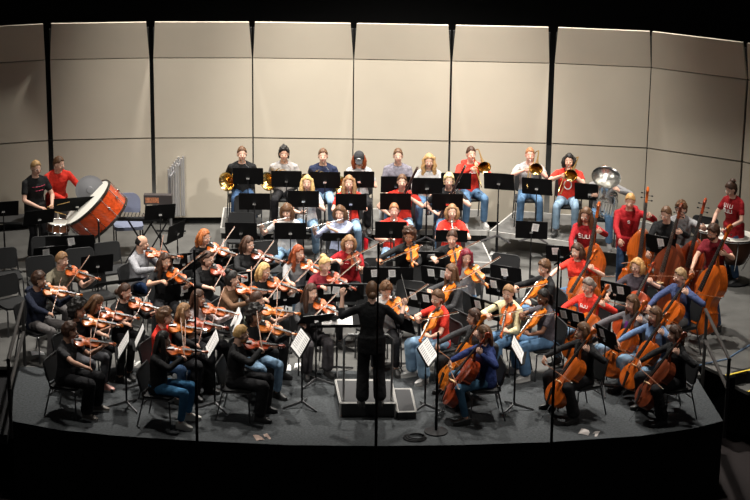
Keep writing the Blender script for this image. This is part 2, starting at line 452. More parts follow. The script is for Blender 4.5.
def make_folder():
    e = empty('music_folder')
    g = G(); g.prism(rrect(0.245, 0.305, 0.01, 2), -0.006, 0.0); g.build('cover', mat('folder_black', (0.014, 0.014, 0.015), 0.45), e)
    g = G(); g.prism(rrect(0.235, 0.295, 0.004, 1), -0.008, -0.0061); g.build('sheet', PAPER, e, False)
    return e
def label_front():
    return None
FOLDER = Proto(make_folder())
def folder(M, dx, label, lab=True):
    """black folder standing on a desk, its white label card clipped over the rim so it shows on the audience side"""
    o = FOLDER.get(); o.matrix_world = M @ Matrix.Translation((dx, 0.004, -0.004)); tag(o, label, 'folder', 'black music folders')
    return o
CARD = None
def card(M, dx, dy, label, w=0.105, hh=0.13, rot=0):
    global CARD
    if CARD is None:
        e = empty('name_card')
        g = G(); g.prism(rrect(0.105, 0.13, 0.003, 1), 0.0, 0.002); g.build('card_sheet', PAPER, e, False)
        g = G(); gm = mat('print_grey', (0.30, 0.30, 0.31), 0.8)
        for k in range(5): g.box((0, 0.04 - 0.02 * k, 0.0025), (0.075 - 0.012 * (k % 3), 0.005, 0.0008))
        g.build('printed_lines', gm, e, False); CARD = Proto(e)
    o = CARD.get(); o.matrix_world = M @ Matrix.Translation((dx, dy, 0.004)) @ Matrix.Rotation(R(rot), 4, 'Z')
    tag(o, label, 'card', 'white cards on the stand backs'); return o
SHEETP = None
def sheet(M, label, w=1, name='sheet_music', dx=0):
    global SHEETP
    if SHEETP is None:
        e = empty('sheet_music')
        g = G()
        for s in (-1, 1):
            g.add([(0, -0.145, -0.004), (s * 0.22, -0.145, -0.012), (s * 0.22, 0.145, -0.012), (0, 0.145, -0.004),
                   (0, -0.145, -0.006), (s * 0.22, -0.145, -0.014), (s * 0.22, 0.145, -0.014), (0, 0.145, -0.006)],
                  [(0, 1, 2, 3), (7, 6, 5, 4), (0, 3, 7, 4), (1, 5, 6, 2), (0, 4, 5, 1), (2, 6, 7, 3)])
        g.build('open_pages', PAPER, e, False)
        g = G(); 
        for s in (-1, 1):
            for k in range(8): g.add([(s * 0.03, 0.11 - 0.03 * k, -0.0085), (s * 0.2, 0.11 - 0.03 * k, -0.0150), (s * 0.2, 0.115 - 0.03 * k, -0.0150), (s * 0.03, 0.115 - 0.03 * k, -0.0085)], [(0, 1, 2, 3)])
        g.build('staves', mat('ink', (0.05, 0.05, 0.05), 0.8), e, False); SHEETP = Proto(e)
    o = SHEETP.get(); o.matrix_world = M @ Matrix.Translation((dx, 0, 0)); tag(o, label, 'sheet music', 'open sheet music'); return o

# ---------------------------------------------------------------- the violin family
def interp(tab, t):
    for (a, x), (b, y) in zip(tab[:-1], tab[1:]):
        if t <= b:
            k = (t - a) / (b - a); return x + (y - x) * k
    return tab[-1][1]
OUT_V = [(0, 0), (.012, .30), (.04, .55), (.09, .80), (.15, .94), (.22, 1.0), (.29, .97), (.35, .86), (.385, .80), (.40, .84), (.415, .70), (.46, .60), (.52, .56), (.58, .58), (.625, .66), (.64, .74), (.66, .68), (.72, .76), (.79, .80), (.86, .77), (.92, .66), (.96, .48), (.985, .28), (1, 0)]
OUT_B = [(0, 0), (.012, .32), (.04, .58), (.09, .82), (.15, .95), (.22, 1.0), (.29, .96), (.35, .84), (.385, .78), (.40, .82), (.415, .68), (.46, .58), (.52, .55), (.58, .57), (.615, .64), (.63, .70), (.65, .66), (.71, .70), (.76, .68), (.82, .60), (.88, .47), (.94, .30), (.985, .14), (1, 0)]
def body(L, W, H, tab, arch, n=30, m=8):
    """x 0..L from the end button to the neck, y across (half-width W/2), z 0 = top plate edge, back at -H"""
    g = G(); ts = sorted(set([a for a, _ in tab] + [i / n for i in range(n + 1)]))
    top, bot = [], []
    for t in ts:
        hw = max(1e-4, interp(tab, t)) * W / 2
        for lst, sg in ((top, 1), (bot, -1)):
            row = []
            for j in range(m + 1):
                s = -1 + 2 * j / m
                a = arch * (1 - s * s) ** 1.2 * math.sin(math.pi * min(1, max(0, t))) ** 0.5
                row.append((t * L, s * hw, a if sg > 0 else -H - a))
            lst.append(row)
    vs = []; fs = []
    for row in top: vs += row
    o = len(vs)
    for row in bot: vs += row
    K = len(ts); w_ = m + 1
    for i in range(K - 1):
        for j in range(m):
            a = i * w_ + j; fs.append((a, a + w_, a + w_ + 1, a + 1)); fs.append((o + a, o + a + 1, o + a + w_ + 1, o + a + w_))
        a = i * w_; fs.append((a, o + a, o + a + w_, a + w_)); a += m; fs.append((a, a + w_, o + a + w_, o + a))
    g.add(vs, fs); return g
def scroll(g, x0, L, w, z):
    """pegbox and curled scroll, starting at x0"""
    g.box((x0 + L * .32, 0, z), (L * .64, w, w * 1.0))
    pts = []; 
    for k in range(14):
        a = -math.pi / 2 + k * 0.62; r = L * .22 * (1 - k / 17)
        pts.append((x0 + L * .72 + r * math.cos(a) * .9, 0, z + r * math.sin(a) * -1 - L * .06))
    g.tube([(x0 + L * .45, 0, z)] + pts, [w * .55] + [w * (.55 - .018 * k) for k in range(14)], 8)
    g.ell((x0 + L * .72, 0, z - L * .06), (L * .06, w * .8, L * .06), n=8, m=5)
def make_strings(kind, vn):
    """violin, viola, cello or double bass lying along +x with its strings up"""
    L, W, H, tab, arch, neck, fb, sc = {
        'violin': (.356, .208, .034, OUT_V, .015, .13, .27, .10), 'viola': (.41, .245, .040, OUT_V, .017, .15, .31, .115),
        'cello': (.755, .42, .118, OUT_V, .028, .28, .58, .20), 'double_bass': (1.12, .62, .19, OUT_B, .04, .42, .85, .26)}[kind]
    k = L / .356
    e = empty(kind); vm = VARN[vn]
    body(L, W, H, tab, arch).build('body', vm, e)
    big = kind in ('cello', 'double_bass'); hz = .018 * k if big else .012 * k
    g = G(); nx = L + neck; w = (.024 if not big else (.032 if kind == 'cello' else .042))
    g.tube([(L - .03 * k, 0, -H * .35), (L + .01 * k, 0, -.004 * k), (L + .04 * k, 0, hz * .7), (nx, 0, hz * 1.1)], [(w * .75, H * .35 + .004), (w * .6, w * .7), (w * .48, w * .45), (w * .42, w * .42)], 8)
    scroll(g, nx, sc, w * .95, hz * 1.1); g.build('neck_and_scroll', vm, e)
    f0 = L + neck - fb
    g = G(); g.add([(f0, -w * .85, hz * 1.7 + .008 * k), (f0, w * .85, hz * 1.7 + .008 * k), (nx, w * .5, hz * 1.1 + w * .55), (nx, -w * .5, hz * 1.1 + w * .55),
                    (f0, -w * .85, hz * 1.7 + .016 * k), (f0, w * .85, hz * 1.7 + .016 * k), (nx, w * .5, hz * 1.1 + w * .8), (nx, -w * .5, hz * 1.1 + w * .8)],
                   [(0, 1, 2, 3), (7, 6, 5, 4), (0, 4, 5, 1), (1, 5, 6, 2), (2, 6, 7, 3), (3, 7, 4, 0)])
    g.build('fingerboard', EBONY, e, False)
    bx = L * .46; bh = .033 * k if not big else (.095 if kind == 'cello' else .15)
    g = G(); g.add([(bx - .003 * k, -w, arch * .8), (bx + .003 * k, -w, arch * .8), (bx + .003 * k, w, arch * .8), (bx - .003 * k, w, arch * .8),
                    (bx - .002 * k, -w * .7, arch + bh * .8), (bx + .002 * k, -w * .7, arch + bh * .8), (bx + .002 * k, 0, arch + bh), (bx - .002 * k, 0, arch + bh), (bx + .002 * k, w * .7, arch + bh * .8), (bx - .002 * k, w * .7, arch + bh * .8)],
                   [(0, 3, 9, 7, 4), (1, 5, 6, 8, 2), (0, 4, 5, 1), (2, 8, 9, 3), (4, 7, 6, 5), (7, 9, 8, 6)])
    g.build('bridge', mat('maple_bridge', (.65, .45, .24), .5), e, False)
    g = G(); g.add([(.0, -w * .4, arch * .3), (.0, w * .4, arch * .3), (L * .30, w * .95, arch + bh * .55), (L * .30, -w * .95, arch + bh * .55),
                    (.0, -w * .4, arch * .3 + .008 * k), (.0, w * .4, arch * .3 + .008 * k), (L * .30, w * .95, arch + bh * .55 + .006 * k), (L * .30, -w * .95, arch + bh * .55 + .006 * k)],
                   [(0, 3, 2, 1), (4, 5, 6, 7), (0, 1, 5, 4), (1, 2, 6, 5), (2, 3, 7, 6), (3, 0, 4, 7)])
    g.build('tailpiece', EBONY, e, False)
    g = G()
    for j in range(4):
        y = (-1.5 + j) * w * .36
        g.tube([(L * .28, y, arch + bh * .6), (bx, y * 1.15, arch + bh * (1.0 if abs(y) < w * .3 else .88)), (nx, y * .6, hz * 1.1 + w * .95)], .0008 * (1.6 if big else 1) * k ** .3, 4, False)
    g.build('strings', STRING, e)
    for s in (-1, 1):
        pts = []
        for q in range(9):
            a = q / 8; pts.append((bx - L * .11 + a * L * .2, s * (W * .235 - a * W * .06 + math.sin(a * 6.28) * W * .02), arch * .80 + .0018 * k))
        G().tube(pts, [(.0045 * k, .0012 * k)] + [(.003 * k, .0012 * k)] * 7 + [(.0045 * k, .0012 * k)], 6, False, (0, 1, 0)).build('f_hole', EBONY, e)
    for j in range(4):
        s = 1 if j % 2 else -1; x = nx + sc * (.14 + .14 * j)
        g = G(); g.tube([(x, 0, hz * 1.1), (x, s * w * (1.5), hz * 1.1)], w * .09, 6, False); g.ell((x, s * w * 1.9, hz * 1.1), (w * .32, w * .45, w * .12), n=8, m=6)
        g.build('tuning_peg', EBONY, e)
    if not big:
        g = G(); g.ell((.035 * k, .052 * k, arch * .5 + .014 * k), (.036 * k, .030 * k, .007 * k), n=12, m=6); g.build('chin_rest', EBONY, e)
    else:
        rod((-.26 if kind == 'cello' else -.16, 0, -H / 2), (0, 0, -H / 2), .005).build('endpin', CHROME, e)
    return e
INSTR = {}
def instrument(kind, vn, M, label, group):
    if (kind, vn) not in INSTR: INSTR[(kind, vn)] = Proto(make_strings(kind, vn))
    o = INSTR[(kind, vn)].get(); o.matrix_world = M; tag(o, label, kind.replace('_', ' '), group); return o
def make_bow(Lb):
    e = empty('bow')
    G().tube([(0, 0, .026), (Lb * .35, 0, .019), (Lb * .7, 0, .017), (Lb - .01, 0, .026)], [.0055, .0050, .0045, .004], 6).build('stick', BOWW, e)
    g = G(); g.box((Lb * .5, 0, .001), (Lb * .94, .006, .0015)); g.build('hair_ribbon', HORSE, e, False)
    g = G(); g.box((.045, 0, .010), (.045, .012, .022)); g.build('frog', EBONY, e, False)
    g = G(); g.tube([(Lb - .016, 0, .024), (Lb - .006, 0, .0)], [(.004, .006), (.003, .008)], 6, False); g.build('tip', WHITEP, e)
    return e
BOW = {}
def bow(kind, M, label, group):
    Lb = {'violin': .74, 'viola': .74, 'cello': .71, 'double_bass': .72}[kind]
    if Lb not in BOW: BOW[Lb] = Proto(make_bow(Lb))
    o = BOW[Lb].get(); o.matrix_world = M; tag(o, label, 'bow', group); return o
# ---------------------------------------------------------------- people
PENDING = []
def remeshed(name, g, voxel, mats, parent, it=3, extra=None, fac=0.5):
    me = g.mesh(name + '_raw', mats[0])
    t = bpy.data.objects.new('raw', me); COL.objects.link(t)
    r = t.modifiers.new('r', 'REMESH'); r.mode = 'VOXEL'; r.voxel_size = voxel; r.use_smooth_shade = True
    s = t.modifiers.new('s', 'SMOOTH'); s.factor = fac; s.iterations = it
    o = bpy.data.objects.new(name, bpy.data.meshes.new(name)); COL.objects.link(o); o.parent = parent
    PENDING.append((t, o, mats, extra)); return o
def finish_pending():
    import numpy as np
    dg = bpy.context.evaluated_depsgraph_get()
    for t, o, mats, extra in PENDING:
        me = bpy.data.meshes.new_from_object(t.evaluated_get(dg))
        me.materials.clear()
        for m in mats: me.materials.append(m)
        if extra and extra.v:
            n = len(me.vertices); nf = len(me.polygons)
            co = np.empty(n * 3, 'f'); me.vertices.foreach_get('co', co)
            nl = len(me.loops); lv = np.empty(nl, 'i'); me.loops.foreach_get('vertex_index', lv)
            ls = np.empty(nf, 'i'); me.polygons.foreach_get('loop_start', ls)
            ev = np.array(extra.v, 'f').ravel(); ef = extra.f
            el = np.array([i + n for f in ef for i in f], 'i'); cnt = np.array([len(f) for f in ef]); es = (np.concatenate([[0], np.cumsum(cnt)[:-1]]) + nl).astype('i')
            m2 = bpy.data.meshes.new(o.name)
            m2.vertices.add(n + len(extra.v)); m2.loops.add(nl + len(el)); m2.polygons.add(nf + len(ef))
            m2.vertices.foreach_set('co', np.concatenate([co, ev])); m2.loops.foreach_set('vertex_index', np.concatenate([lv, el]))
            m2.polygons.foreach_set('loop_start', np.concatenate([ls, es]))
            for m in mats: m2.materials.append(m)
            m2.polygons.foreach_set('material_index', np.concatenate([np.zeros(nf, 'i'), np.array(extra.m, 'i')]))
            m2.update(calc_edges=True); m2.validate(); me = m2
        me.polygons.foreach_set('use_smooth', [True] * len(me.polygons)); me.name = o.name
        o.data = me
        raw = t.data; bpy.data.objects.remove(t); bpy.data.meshes.remove(raw)
    PENDING.clear()

def bend(S, W, l1, l2, pole):
    S, W, pole = V(S), V(W), V(pole); d = W - S; L = d.length
    if L > (l1 + l2) * 0.985: W = S + d * ((l1 + l2) * 0.985 / L); d = W - S; L = d.length
    if L < abs(l1 - l2) + .04: W = S + d.normalized() * (abs(l1 - l2) + .04); d = W - S; L = d.length
    a = (l1 * l1 - l2 * l2 + L * L) / (2 * L); h = math.sqrt(max(0, l1 * l1 - a * a))
    u = d.normalized(); p = pole - u * pole.dot(u)
    if p.length < 1e-5: p = V((0, 0, -1)) - u * u.z * -1
    return S + u * a + p.normalized() * h, W

def hand(core, ext, Wr, f, n, t, curl=35, sc=1.0, spread=1.0):
    """wrist, finger direction, palm normal (side the palm looks to), thumb direction"""
    f = V(f).normalized(); n = V(n); n = (n - f * n.dot(f)).normalized(); t0 = V(t)
    tt = n.cross(f); t = tt if tt.dot(t0) > 0 else -tt
    Rm = Matrix((t, f, n)).transposed()
    core.ell(Wr + f * .045 * sc, (.040 * sc, .055 * sc, .019 * sc), Rm, 10, 7)
    core.ell(Wr + f * .035 * sc + t * .022 * sc + n * .008, (.022 * sc, .032 * sc, .018 * sc), Rm, 8, 6)
    for k, (off, ln) in enumerate(((.030, .072), (.010, .080), (-.011, .075), (-.030, .058))):
        p = Wr + f * .085 * sc + t * off * sc - f * (.004 * abs(k - 1)); d = f + t * (.10 - .07 * k) * spread; d.normalize()
        pts = [p - f * .02, p]; c = 0
        for seg in (.44, .31, .25):
            c += curl * (0.7 if seg > .4 else 1.15)
            dd = d * math.cos(R(c)) + n * math.sin(R(c)); p = p + dd * (ln * seg * sc); pts.append(p)
        ext.tube(pts, [.0095 * sc, .0095 * sc, .0085 * sc, .0078 * sc, .0065 * sc], 6)
    p = Wr + f * .028 * sc + t * .034 * sc; d1 = (t * .62 + f * .75 + n * .35).normalized(); d2 = (t * .1 + f * .9 + n * .55).normalized()
    ext.tube([p - d1 * .02, p + d1 * .032 * sc, p + d1 * .032 * sc + d2 * .026 * sc], [.012 * sc, .0105 * sc, .0085 * sc], 6)

def hair_mesh(style, gHead, seed, size=1.0):
    """built in the head's own frame (face looks to -Y, centre at the origin)"""
    g = gHead; rr = random.Random(seed)
    amp = {'curly': .016, 'afro': .03, 'messy': .012}.get(style, .005); freq = {'curly': 38, 'afro': 30, 'messy': 30}.get(style, 22)
    th = {'curly': 1.22, 'afro': 1.42, 'messy': 1.17, 'short': 1.065, 'crop': 1.03, 'bald': 1.02}.get(style, 1.075)
    n, m = 40, 30; rs = []
    def pt(a, b):
        d = V((math.sin(a) * math.cos(b), math.sin(a) * math.sin(b), math.cos(a)))
        k = th
        side = abs(d.x)
        hl = .64 - .06 * noise.noise(V((d.x * 5, seed * 1.7, 0))) - .75 * max(0, side - .38) if style not in ('fringe', 'cap') else .22 - .3 * max(0, side - .4)
        low = {'short': -.38, 'crop': -.30, 'bald': -.30, 'curly': -.62, 'afro': -.75, 'messy': -.5}.get(style, -.85)
        hid = max(min((-d.y - .22 + .16 * side), hl - d.z), low - d.z)
        if style == 'bald': hid = max(hid, d.z - .30 - .5 * max(0, d.y), -d.y - .0)
        q = min(1, max(0, (hid + .03) / .12)); q = q * q * (3 - 2 * q); vis = 1 - q
        k *= 1 + amp * 8 * noise.noise(d * (freq * .12) + V((seed, 0, 0))) + amp * 3 * noise.noise(d * (freq * .35) + V((seed, 3, 0)))
        k = k * vis + .72 * q
        return V((d.x * .079 * k, d.y * .100 * k + .006 * vis, d.z * .122 * k + .006 * vis))
    top = pt(0.01, 0); vs = [top]; fs = []
    for i in range(1, m):
        for k in range(n): vs.append(pt(math.pi * i / m, 2 * math.pi * k / n))
    vs.append(pt(math.pi - .01, 0)); Lx = len(vs) - 1
    for k in range(n): fs.append((0, 1 + k, 1 + (k + 1) % n))
    for i in range(m - 2):
        for k in range(n):
            a = 1 + i * n + k; b = 1 + i * n + (k + 1) % n; fs.append((a, a + n, b + n, b))
    o = 1 + (m - 2) * n
    for k in range(n): fs.append((o + k, Lx, o + (k + 1) % n))
    g.add(vs, fs)
    if style in ('long', 'longwavy', 'mid', 'fringe', 'cap'):
        Ln = {'long': .36, 'longwavy': .34, 'mid': .17, 'fringe': .20, 'cap': .22}[style]
        wv = .014 if style == 'longwavy' else .004
        pts = []; rad = []
        for k in range(9):
            a = k / 8; z = .05 - a * (Ln + .05)
            pts.append((wv * math.sin(k * 2.1), .052 + .03 * math.sin(a * 2.6), z)); rad.append((.078 + .022 * math.sin(a * 3.0) + wv * math.sin(k * 2.9), .045 - .012 * a))
        g.tube(pts, rad, 14, True, (0, 1, 0))
        for s in (-1, 1):
            pts = []; rad = []
            for k in range(8):
                a = k / 7; z = .055 - a * Ln * rr.uniform(.88, .95)
                pts.append((s * (.070 + .022 * math.sin(a * 2.8) + wv * math.sin(k * 2.4 + s)), .008 - .055 * a * (1 if Ln > .2 else .3), z)); rad.append((.020 + .018 * math.sin(a * 2.9), .030 + .008 * math.sin(a * 3)))
            g.tube(pts, rad, 9, True)
    if style == 'bun': g.ell((0, .075, .105), (.052, .050, .045), n=12, m=8)
    if style == 'lowbun': g.ell((0, .125, -.035), (.048, .038, .045), n=12, m=8); g.tube([(0, .08, -.02), (0, .12, -.035)], .045, 8)
    if style == 'pony':
        g.ell((0, .105, .03), (.032, .03, .032), n=10, m=7)
        g.tube([(0, .11, .03), (0, .155, -.02), (0, .16, -.10), (.01, .135, -.20)], [.024, .032, .030, .012], 10)
    if style == 'braids':
        for k in range(7):
            x = -.06 + .02 * k; g.tube([(x, .05, .06), (x * 1.2, .11, .0), (x * 1.25, .12, -.10), (x * 1.2, .11, -.16)], .013, 7)

def person(key, px, py, h, base=0.0, sit=True, lean=.04, twist=0.0, head=(0, 0, 0), L=None, R_=None, Lk=None, Rk=None, top=((.01, .01, .01), 'long'), legs=((.02, .02, .022), 'slim'),
           hair=('short', (.10, .05, .025)), skin=(.60, .36, .26), shoe=(.03, .03, .03), label='', s=1.0, female=False, feet=None, glasses=False, hood=False, pr=None, seed=0, hold=None, curlL=40, curlR=50, beard=None, knees=(.15, .15), cat='person'):
    """L/R_: dict(w=wrist, pole=, f=finger dir, n=palm normal, t=thumb dir) in the person's frame (facing -Y, left hand on +X)"""
    hip = .52 if sit else .93
    piv = V((0, .0, hip)); U = Matrix.Translation(piv) @ Matrix.Rotation(twist, 4, 'Z') @ Matrix.Rotation(lean, 4, 'X') @ Matrix.Translation((0, 0, -hip))
    hc = V((0, -.035, hip + .675))
    tilt_fwd = head[1]
    hc += V((0, -.05 * math.sin(tilt_fwd), -.01 * abs(math.sin(tilt_fwd)))) + V((math.sin(head[2]) * .05, 0, 0))
    hcw = U @ hc
    HR = (Matrix.Rotation(twist, 3, 'Z') @ Matrix.Rotation(head[0], 3, 'Z') @ Matrix.Rotation(tilt_fwd, 3, 'X') @ Matrix.Rotation(head[2], 3, 'Y'))
    HM = Matrix.Translation(hcw) @ HR.to_4x4()
    # root placement
    wp = P(px, py, base + hcw.z * s); rot = Matrix.Rotation(h, 3, 'Z'); off = rot @ V((hcw.x * s, hcw.y * s, 0))
    root = empty('person', (wp.x - off.x, wp.y - off.y, base), h); root.scale = (s, s, s)
    tag(root, label, cat, 'members of the orchestra')
    RM = Matrix.Translation(root.location) @ rot.to_4x4() @ Matrix.Scale(s, 4)
    sw = .165 if female else .182
    core, ext = G(), G(); ext.mi = 0
    # torso
    secs = [(-.07, .155, .115), (0, .165, .118), (.09, .15, .108), (.18, .128 if female else .138, .098), (.28, .14 if female else .155, .105), (.37, .15 if female else .168, .105), (.43, .155 if female else .172, .092), (.475, .13, .075), (.505, .075, .06), (.53, .056, .056)]
    def loft(gg, inf, z0=-.2, z1=1, bust=0):
        rs = []
        for z, rx, ry in secs:
            if z < z0 or z > z1: continue
            yb = -bust * math.exp(-((z - .33) / .07) ** 2)
            rs.append([U @ V(((rx + inf) * math.cos(2 * math.pi * k / 18), (ry + inf) * math.sin(2 * math.pi * k / 18) * (1.12 if math.sin(2 * math.pi * k / 18) < 0 and .2 < z < .42 else 1) + (yb if math.sin(2 * math.pi * k / 18) < -.2 else 0), hip + z)) for k in range(18)])
        gg.rings(rs)
    loft(core, 0, bust=.015 if female else 0)
    neck0 = U @ V((0, .0, hip + .49)); neck1 = HM @ V((0, .02, -.06))
    core.tube([neck0, neck1], [.060 if not female else .051, .056 if not female else .048], 10)
    def traps(gg, r):
        for sg in (-1, 1): gg.tube([U @ V((sg * .15, .012, hip + .455)), U @ V((sg * .08, .018, hip + .492)), U @ V((sg * .03, .018, hip + .525))], [.036 + r, .034 + r, .03 + r * .6], 10)
    traps(core, 0)
    # head
    sx = .074
    core.M = HM
    core.ell((0, .010, .018), (.074, .094, .098), n=16, m=12)
    core.ell((0, -.020, -.040), (.060, .062, .068), n=14, m=9)
    core.ell((0, -.066, -.088), (.024, .020, .020), n=8, m=6)
    core.tube([(0, -.080, .012), (0, -.104, -.026)], [.010, .0155], 8)
    core.ell((0, -.078, -.055), (.026, .014, .016), n=8, m=6)
    for sg in (-1, 1):
        core.ell((sg * .040, -.062, -.030), (.022, .024, .022), n=8, m=6)
        core.ell((sg * .079, .008, -.010), (.009, .018, .030), n=8, m=6)
    core.M = Matrix.Identity(4)
    ext.M = HM
    for sg in (-1, 1):
        ext.mi = 1; ext.ell((sg * .030, -.0865, .008), (.0105, .007, .0048), n=8, m=6)
        ext.mi = 2; ext.ell((sg * .030, -.0925, .007), (.0055, .004, .0046), n=8, m=5)
        ext.mi = 4; ext.tube([(sg * .014, -.094, .026), (sg * .032, -.094, .031), (sg * .048, -.083, .025)], [.002, .003, .002], 6)
    ext.mi = 3; ext.tube([(-.020, -.088, -.056), (0, -.0955, -.054), (.020, -.088, -.056)], [.0035, .006, .0035], 6)
    ext.mi = 0; ext.M = Matrix.Identity(4)
    # arms
    la, lf = (.275, .255) if female else (.295, .27)
    arms = []
    for sg, A, curl in ((1, L, curlL), (-1, R_, curlR)):
        S = U @ V((sg * sw, 0, hip + .445))
        if A is None: A = dict(w=(sg * .16, -.36, .60 if sit else hip - .12), f=(0, -1, -.3), n=(0, 0, -1), t=(-sg, 0, 0), pole=(sg * .5, .5, -.6))
        E, W_ = bend(S, A['w'], la, lf, A.get('pole', (sg * .6, .2, -1)))
        k = .92 if female else 1
        core.tube([S, S.lerp(E, .5), E], [.047 * k, .043 * k, .037 * k], 10)
        core.tube([E, E.lerp(W_, .3), W_], [.037 * k, .038 * k, .0245 * k], 10)
        f = A.get('f') or (W_ - E)
        hand(core, ext, W_, f, A.get('n', (0, 0, -1)), A.get('t', (-sg, 0, 0)), A.get('curl', curl), .93 * (.93 if female else 1))
        arms.append((S, E, W_))
    # legs
    feet = feet or (((.16, -.40), (-.16, -.40)) if sit else ((.11, -.02), (-.11, .0)))
    lg = []
    for i, (sg, (fx, fy)) in enumerate(zip((1, -1), feet)):
        H = V((sg * .088, 0, hip)) if sit else V((sg * .09, .0, hip))
        A_ = V((fx, fy + .03, .085))
        if sit:
            K = V((sg * knees[i], -.43, .515)); 
            # keep the shin length
            sh = (K - A_).length
            if sh > .5: A_ = V((fx, fy + .03, .085))
        else: K, A_ = bend(H, A_, .43, .44, (0, -1, 0))
        core.tube([H, H.lerp(K, .5), K], [.080, .072, .052], 10); core.tube([K, K.lerp(A_, .3), A_], [.052, .052, .034], 10)
        tdir = V((sg * .18, -1, 0)).normalized()
        core.tube([A_ - V((0, -.0, .03)), A_ + tdir * .12 - V((0, 0, .055))], [.034, .030], 8)
        lg.append((H, K, A_, tdir))
    lipc = LIPM if skin[0] > .3 else mat('lip_dark', (.16, .06, .05), .5)
    remeshed('body', core, .0115, [skinm(skin), EYEW, EYED, lipc, hairm(tuple(c * .8 for c in hair[1]))], root, 2, ext)
    # hair
    hg = G(HM); hair_mesh(hair[0], hg, seed + len(key)); hg.build('hair', hairm(hair[1]), root)
    if beard:
        g = G(HM); g.ell((0, -.035, -.078), (.058, .060, .048), n=14, m=9); g.tube([(-.022, -.094, -.043), (0, -.101, -.041), (.022, -.094, -.043)], .006, 6); g.build('beard', hairm(beard), root)
    if hair[0] == 'cap':
        g = G(HM); g.ell((0, .005, .05), (.090, .110, .092), n=18, m=10); g.tube([(0, -.08, .055), (0, -.165, .040)], [(.062, .006), (.052, .005)], 12)
        c = g.build('baseball_cap', cloth((.03, .03, .033)), root)
        g = G(HM); g.tube([(-.025, -.107, .075), (0, -.108, .092), (.025, -.107, .075)], .006, 5); g.build('cap_emblem', WHITEP, c)
    if glasses:
        g = G(HM)
        for sg in (-1, 1):
            pts = [(sg * .032 + .019 * math.cos(2 * math.pi * k / 10), -.103, .006 + .014 * math.sin(2 * math.pi * k / 10)) for k in range(11)]
            g.tube(pts, .002, 5, False); g.tube([(sg * .05, -.102, .012), (sg * .080, .0, .010)], .0018, 5, False)
        g.tube([(-.012, -.104, .010), (.012, -.104, .010)], .002, 5, False); g.build('glasses', mat('glasses_frame', (.03, .03, .035), .3), root)
    # clothes
    tc, sl = top
    g = G(); loft(g, .014 if sl != 'loose' else .022, z0=-.08, z1=.51, bust=.02 if female else 0)
    if sit is False: g.rings([[U @ V((.192 * math.cos(2 * math.pi * k / 16), .148 * math.sin(2 * math.pi * k / 16), hip + z)) for k in range(16)] for z in (-.16, -.05, .02, .08)])
    traps(g, .012)
    for (S, E, W_) in arms:
        k = .92 if female else 1
        th = .058 * k if sl in ('long', 'short', 'mid') else .066 * k
        if sl in ('long', 'loose'): 
            g.tube([S, S.lerp(E, .5), E], [th, th * .93, th * .85], 10); g.tube([E, E.lerp(W_, .4), E.lerp(W_, .93)], [th * .85, th * .82, th * .62], 10)
        elif sl == 'mid': g.tube([S, S.lerp(E, .5), E], [th, th * .93, th * .85], 10); g.tube([E, E.lerp(W_, .35)], [th * .85, th * .8], 10)
        else: g.tube([S, S.lerp(E, .35), S.lerp(E, .60)], [th, th * .97, th * .98], 10)
    if hood:
        g.tube([U @ V((-.11, -.02, hip + .49)), U @ V((-.10, .09, hip + .50)), U @ V((0, .14, hip + .48)), U @ V((.10, .09, hip + .50)), U @ V((.11, -.02, hip + .49))], [.03, .042, .05, .042, .03], 8)
        g.tube([U @ V((.11, -.02, hip + .49)), U @ V((0, -.09, hip + .455)), U @ V((-.11, -.02, hip + .49))], .026, 8)
    shirt = remeshed('hoodie' if hood else ('shirt' if sl in ('short',) else 'sweater' if sl == 'loose' else 'top'), g, .0135, [cloth(tc)], root, 3)
    if not hood:
        g = G(); pts = [U @ V((.070 * math.cos(a), .068 * math.sin(a) + .002, hip + .507 + .012 * math.sin(a))) for a in [2 * math.pi * k / 14 for k in range(15)]]
        g.tube(pts, [(.008, .013)] * 15, 6, False); g.build('collar', cloth(tuple(c * .85 for c in tc)), root)
    lc, lw = legs
    g = G()
    rs = [[V((rx * math.cos(2 * math.pi * k / 16), ry * math.sin(2 * math.pi * k / 16), hip + z)) for k in range(16)] for z, rx, ry in ((-.075, .165, .13), (0, .178, .132), (.07, .168, .122))]
    g.rings(rs); wd = {'slim': (.086, .064, .052), 'jeans': (.090, .068, .060), 'wide': (.094, .084, .090)}[lw]
    for (H, K, A_, td) in lg:
        g.tube([H, H.lerp(K, .5), K], [wd[0], (wd[0] + wd[1]) / 2, wd[1]], 12); g.tube([K, K.lerp(A_, .5), K.lerp(A_, .87)], [wd[1], (wd[1] + wd[2]) / 2, wd[2]], 12)
    isden = lc[2] > lc[0] * 1.4 and lc[2] > .06
    remeshed('jeans' if isden else 'trousers', g, .0145, [denim(lc) if isden else cloth(lc)], root, 3)
    for (H, K, A_, td) in lg:
        o0 = V((A_.x, A_.y, 0)); sd = V((-td.y, td.x, 0))
        def fr(z, k, yo=0): return [o0 + sd * (k * w_) + td * y for w_, y in ((.0, -.075), (.030, -.06), (.036, -.01), (.041, .08), (.040, .13), (.022, .175), (0, .185), (-.022, .175), (-.038, .13), (-.037, .08), (-.032, -.01), (-.030, -.06))]
        def lift(r, z): return [V((p.x, p.y, z)) for p in r]
        g = G(); up = lift(fr(0, 1), .022); mid = []
        for p in fr(0, .93):
            y = (p - o0).dot(td); mid.append(V((p.x, p.y, .085 - max(0, y) * .20)))
        tp = []
        for p in fr(0, .45):
            y = (p - o0).dot(td); y2 = min(y, .10); q = o0 + sd * (p - o0).dot(sd) + td * (y * .55 + .0); tp.append(V((q.x, q.y, .105 - max(0, y * .55) * .20)))
        g.rings([up, mid, tp]); sh_ = g.build('shoe', mat('shoe_%02x%02x%02x' % tuple(int(255 * c) for c in shoe), shoe, .5), root)
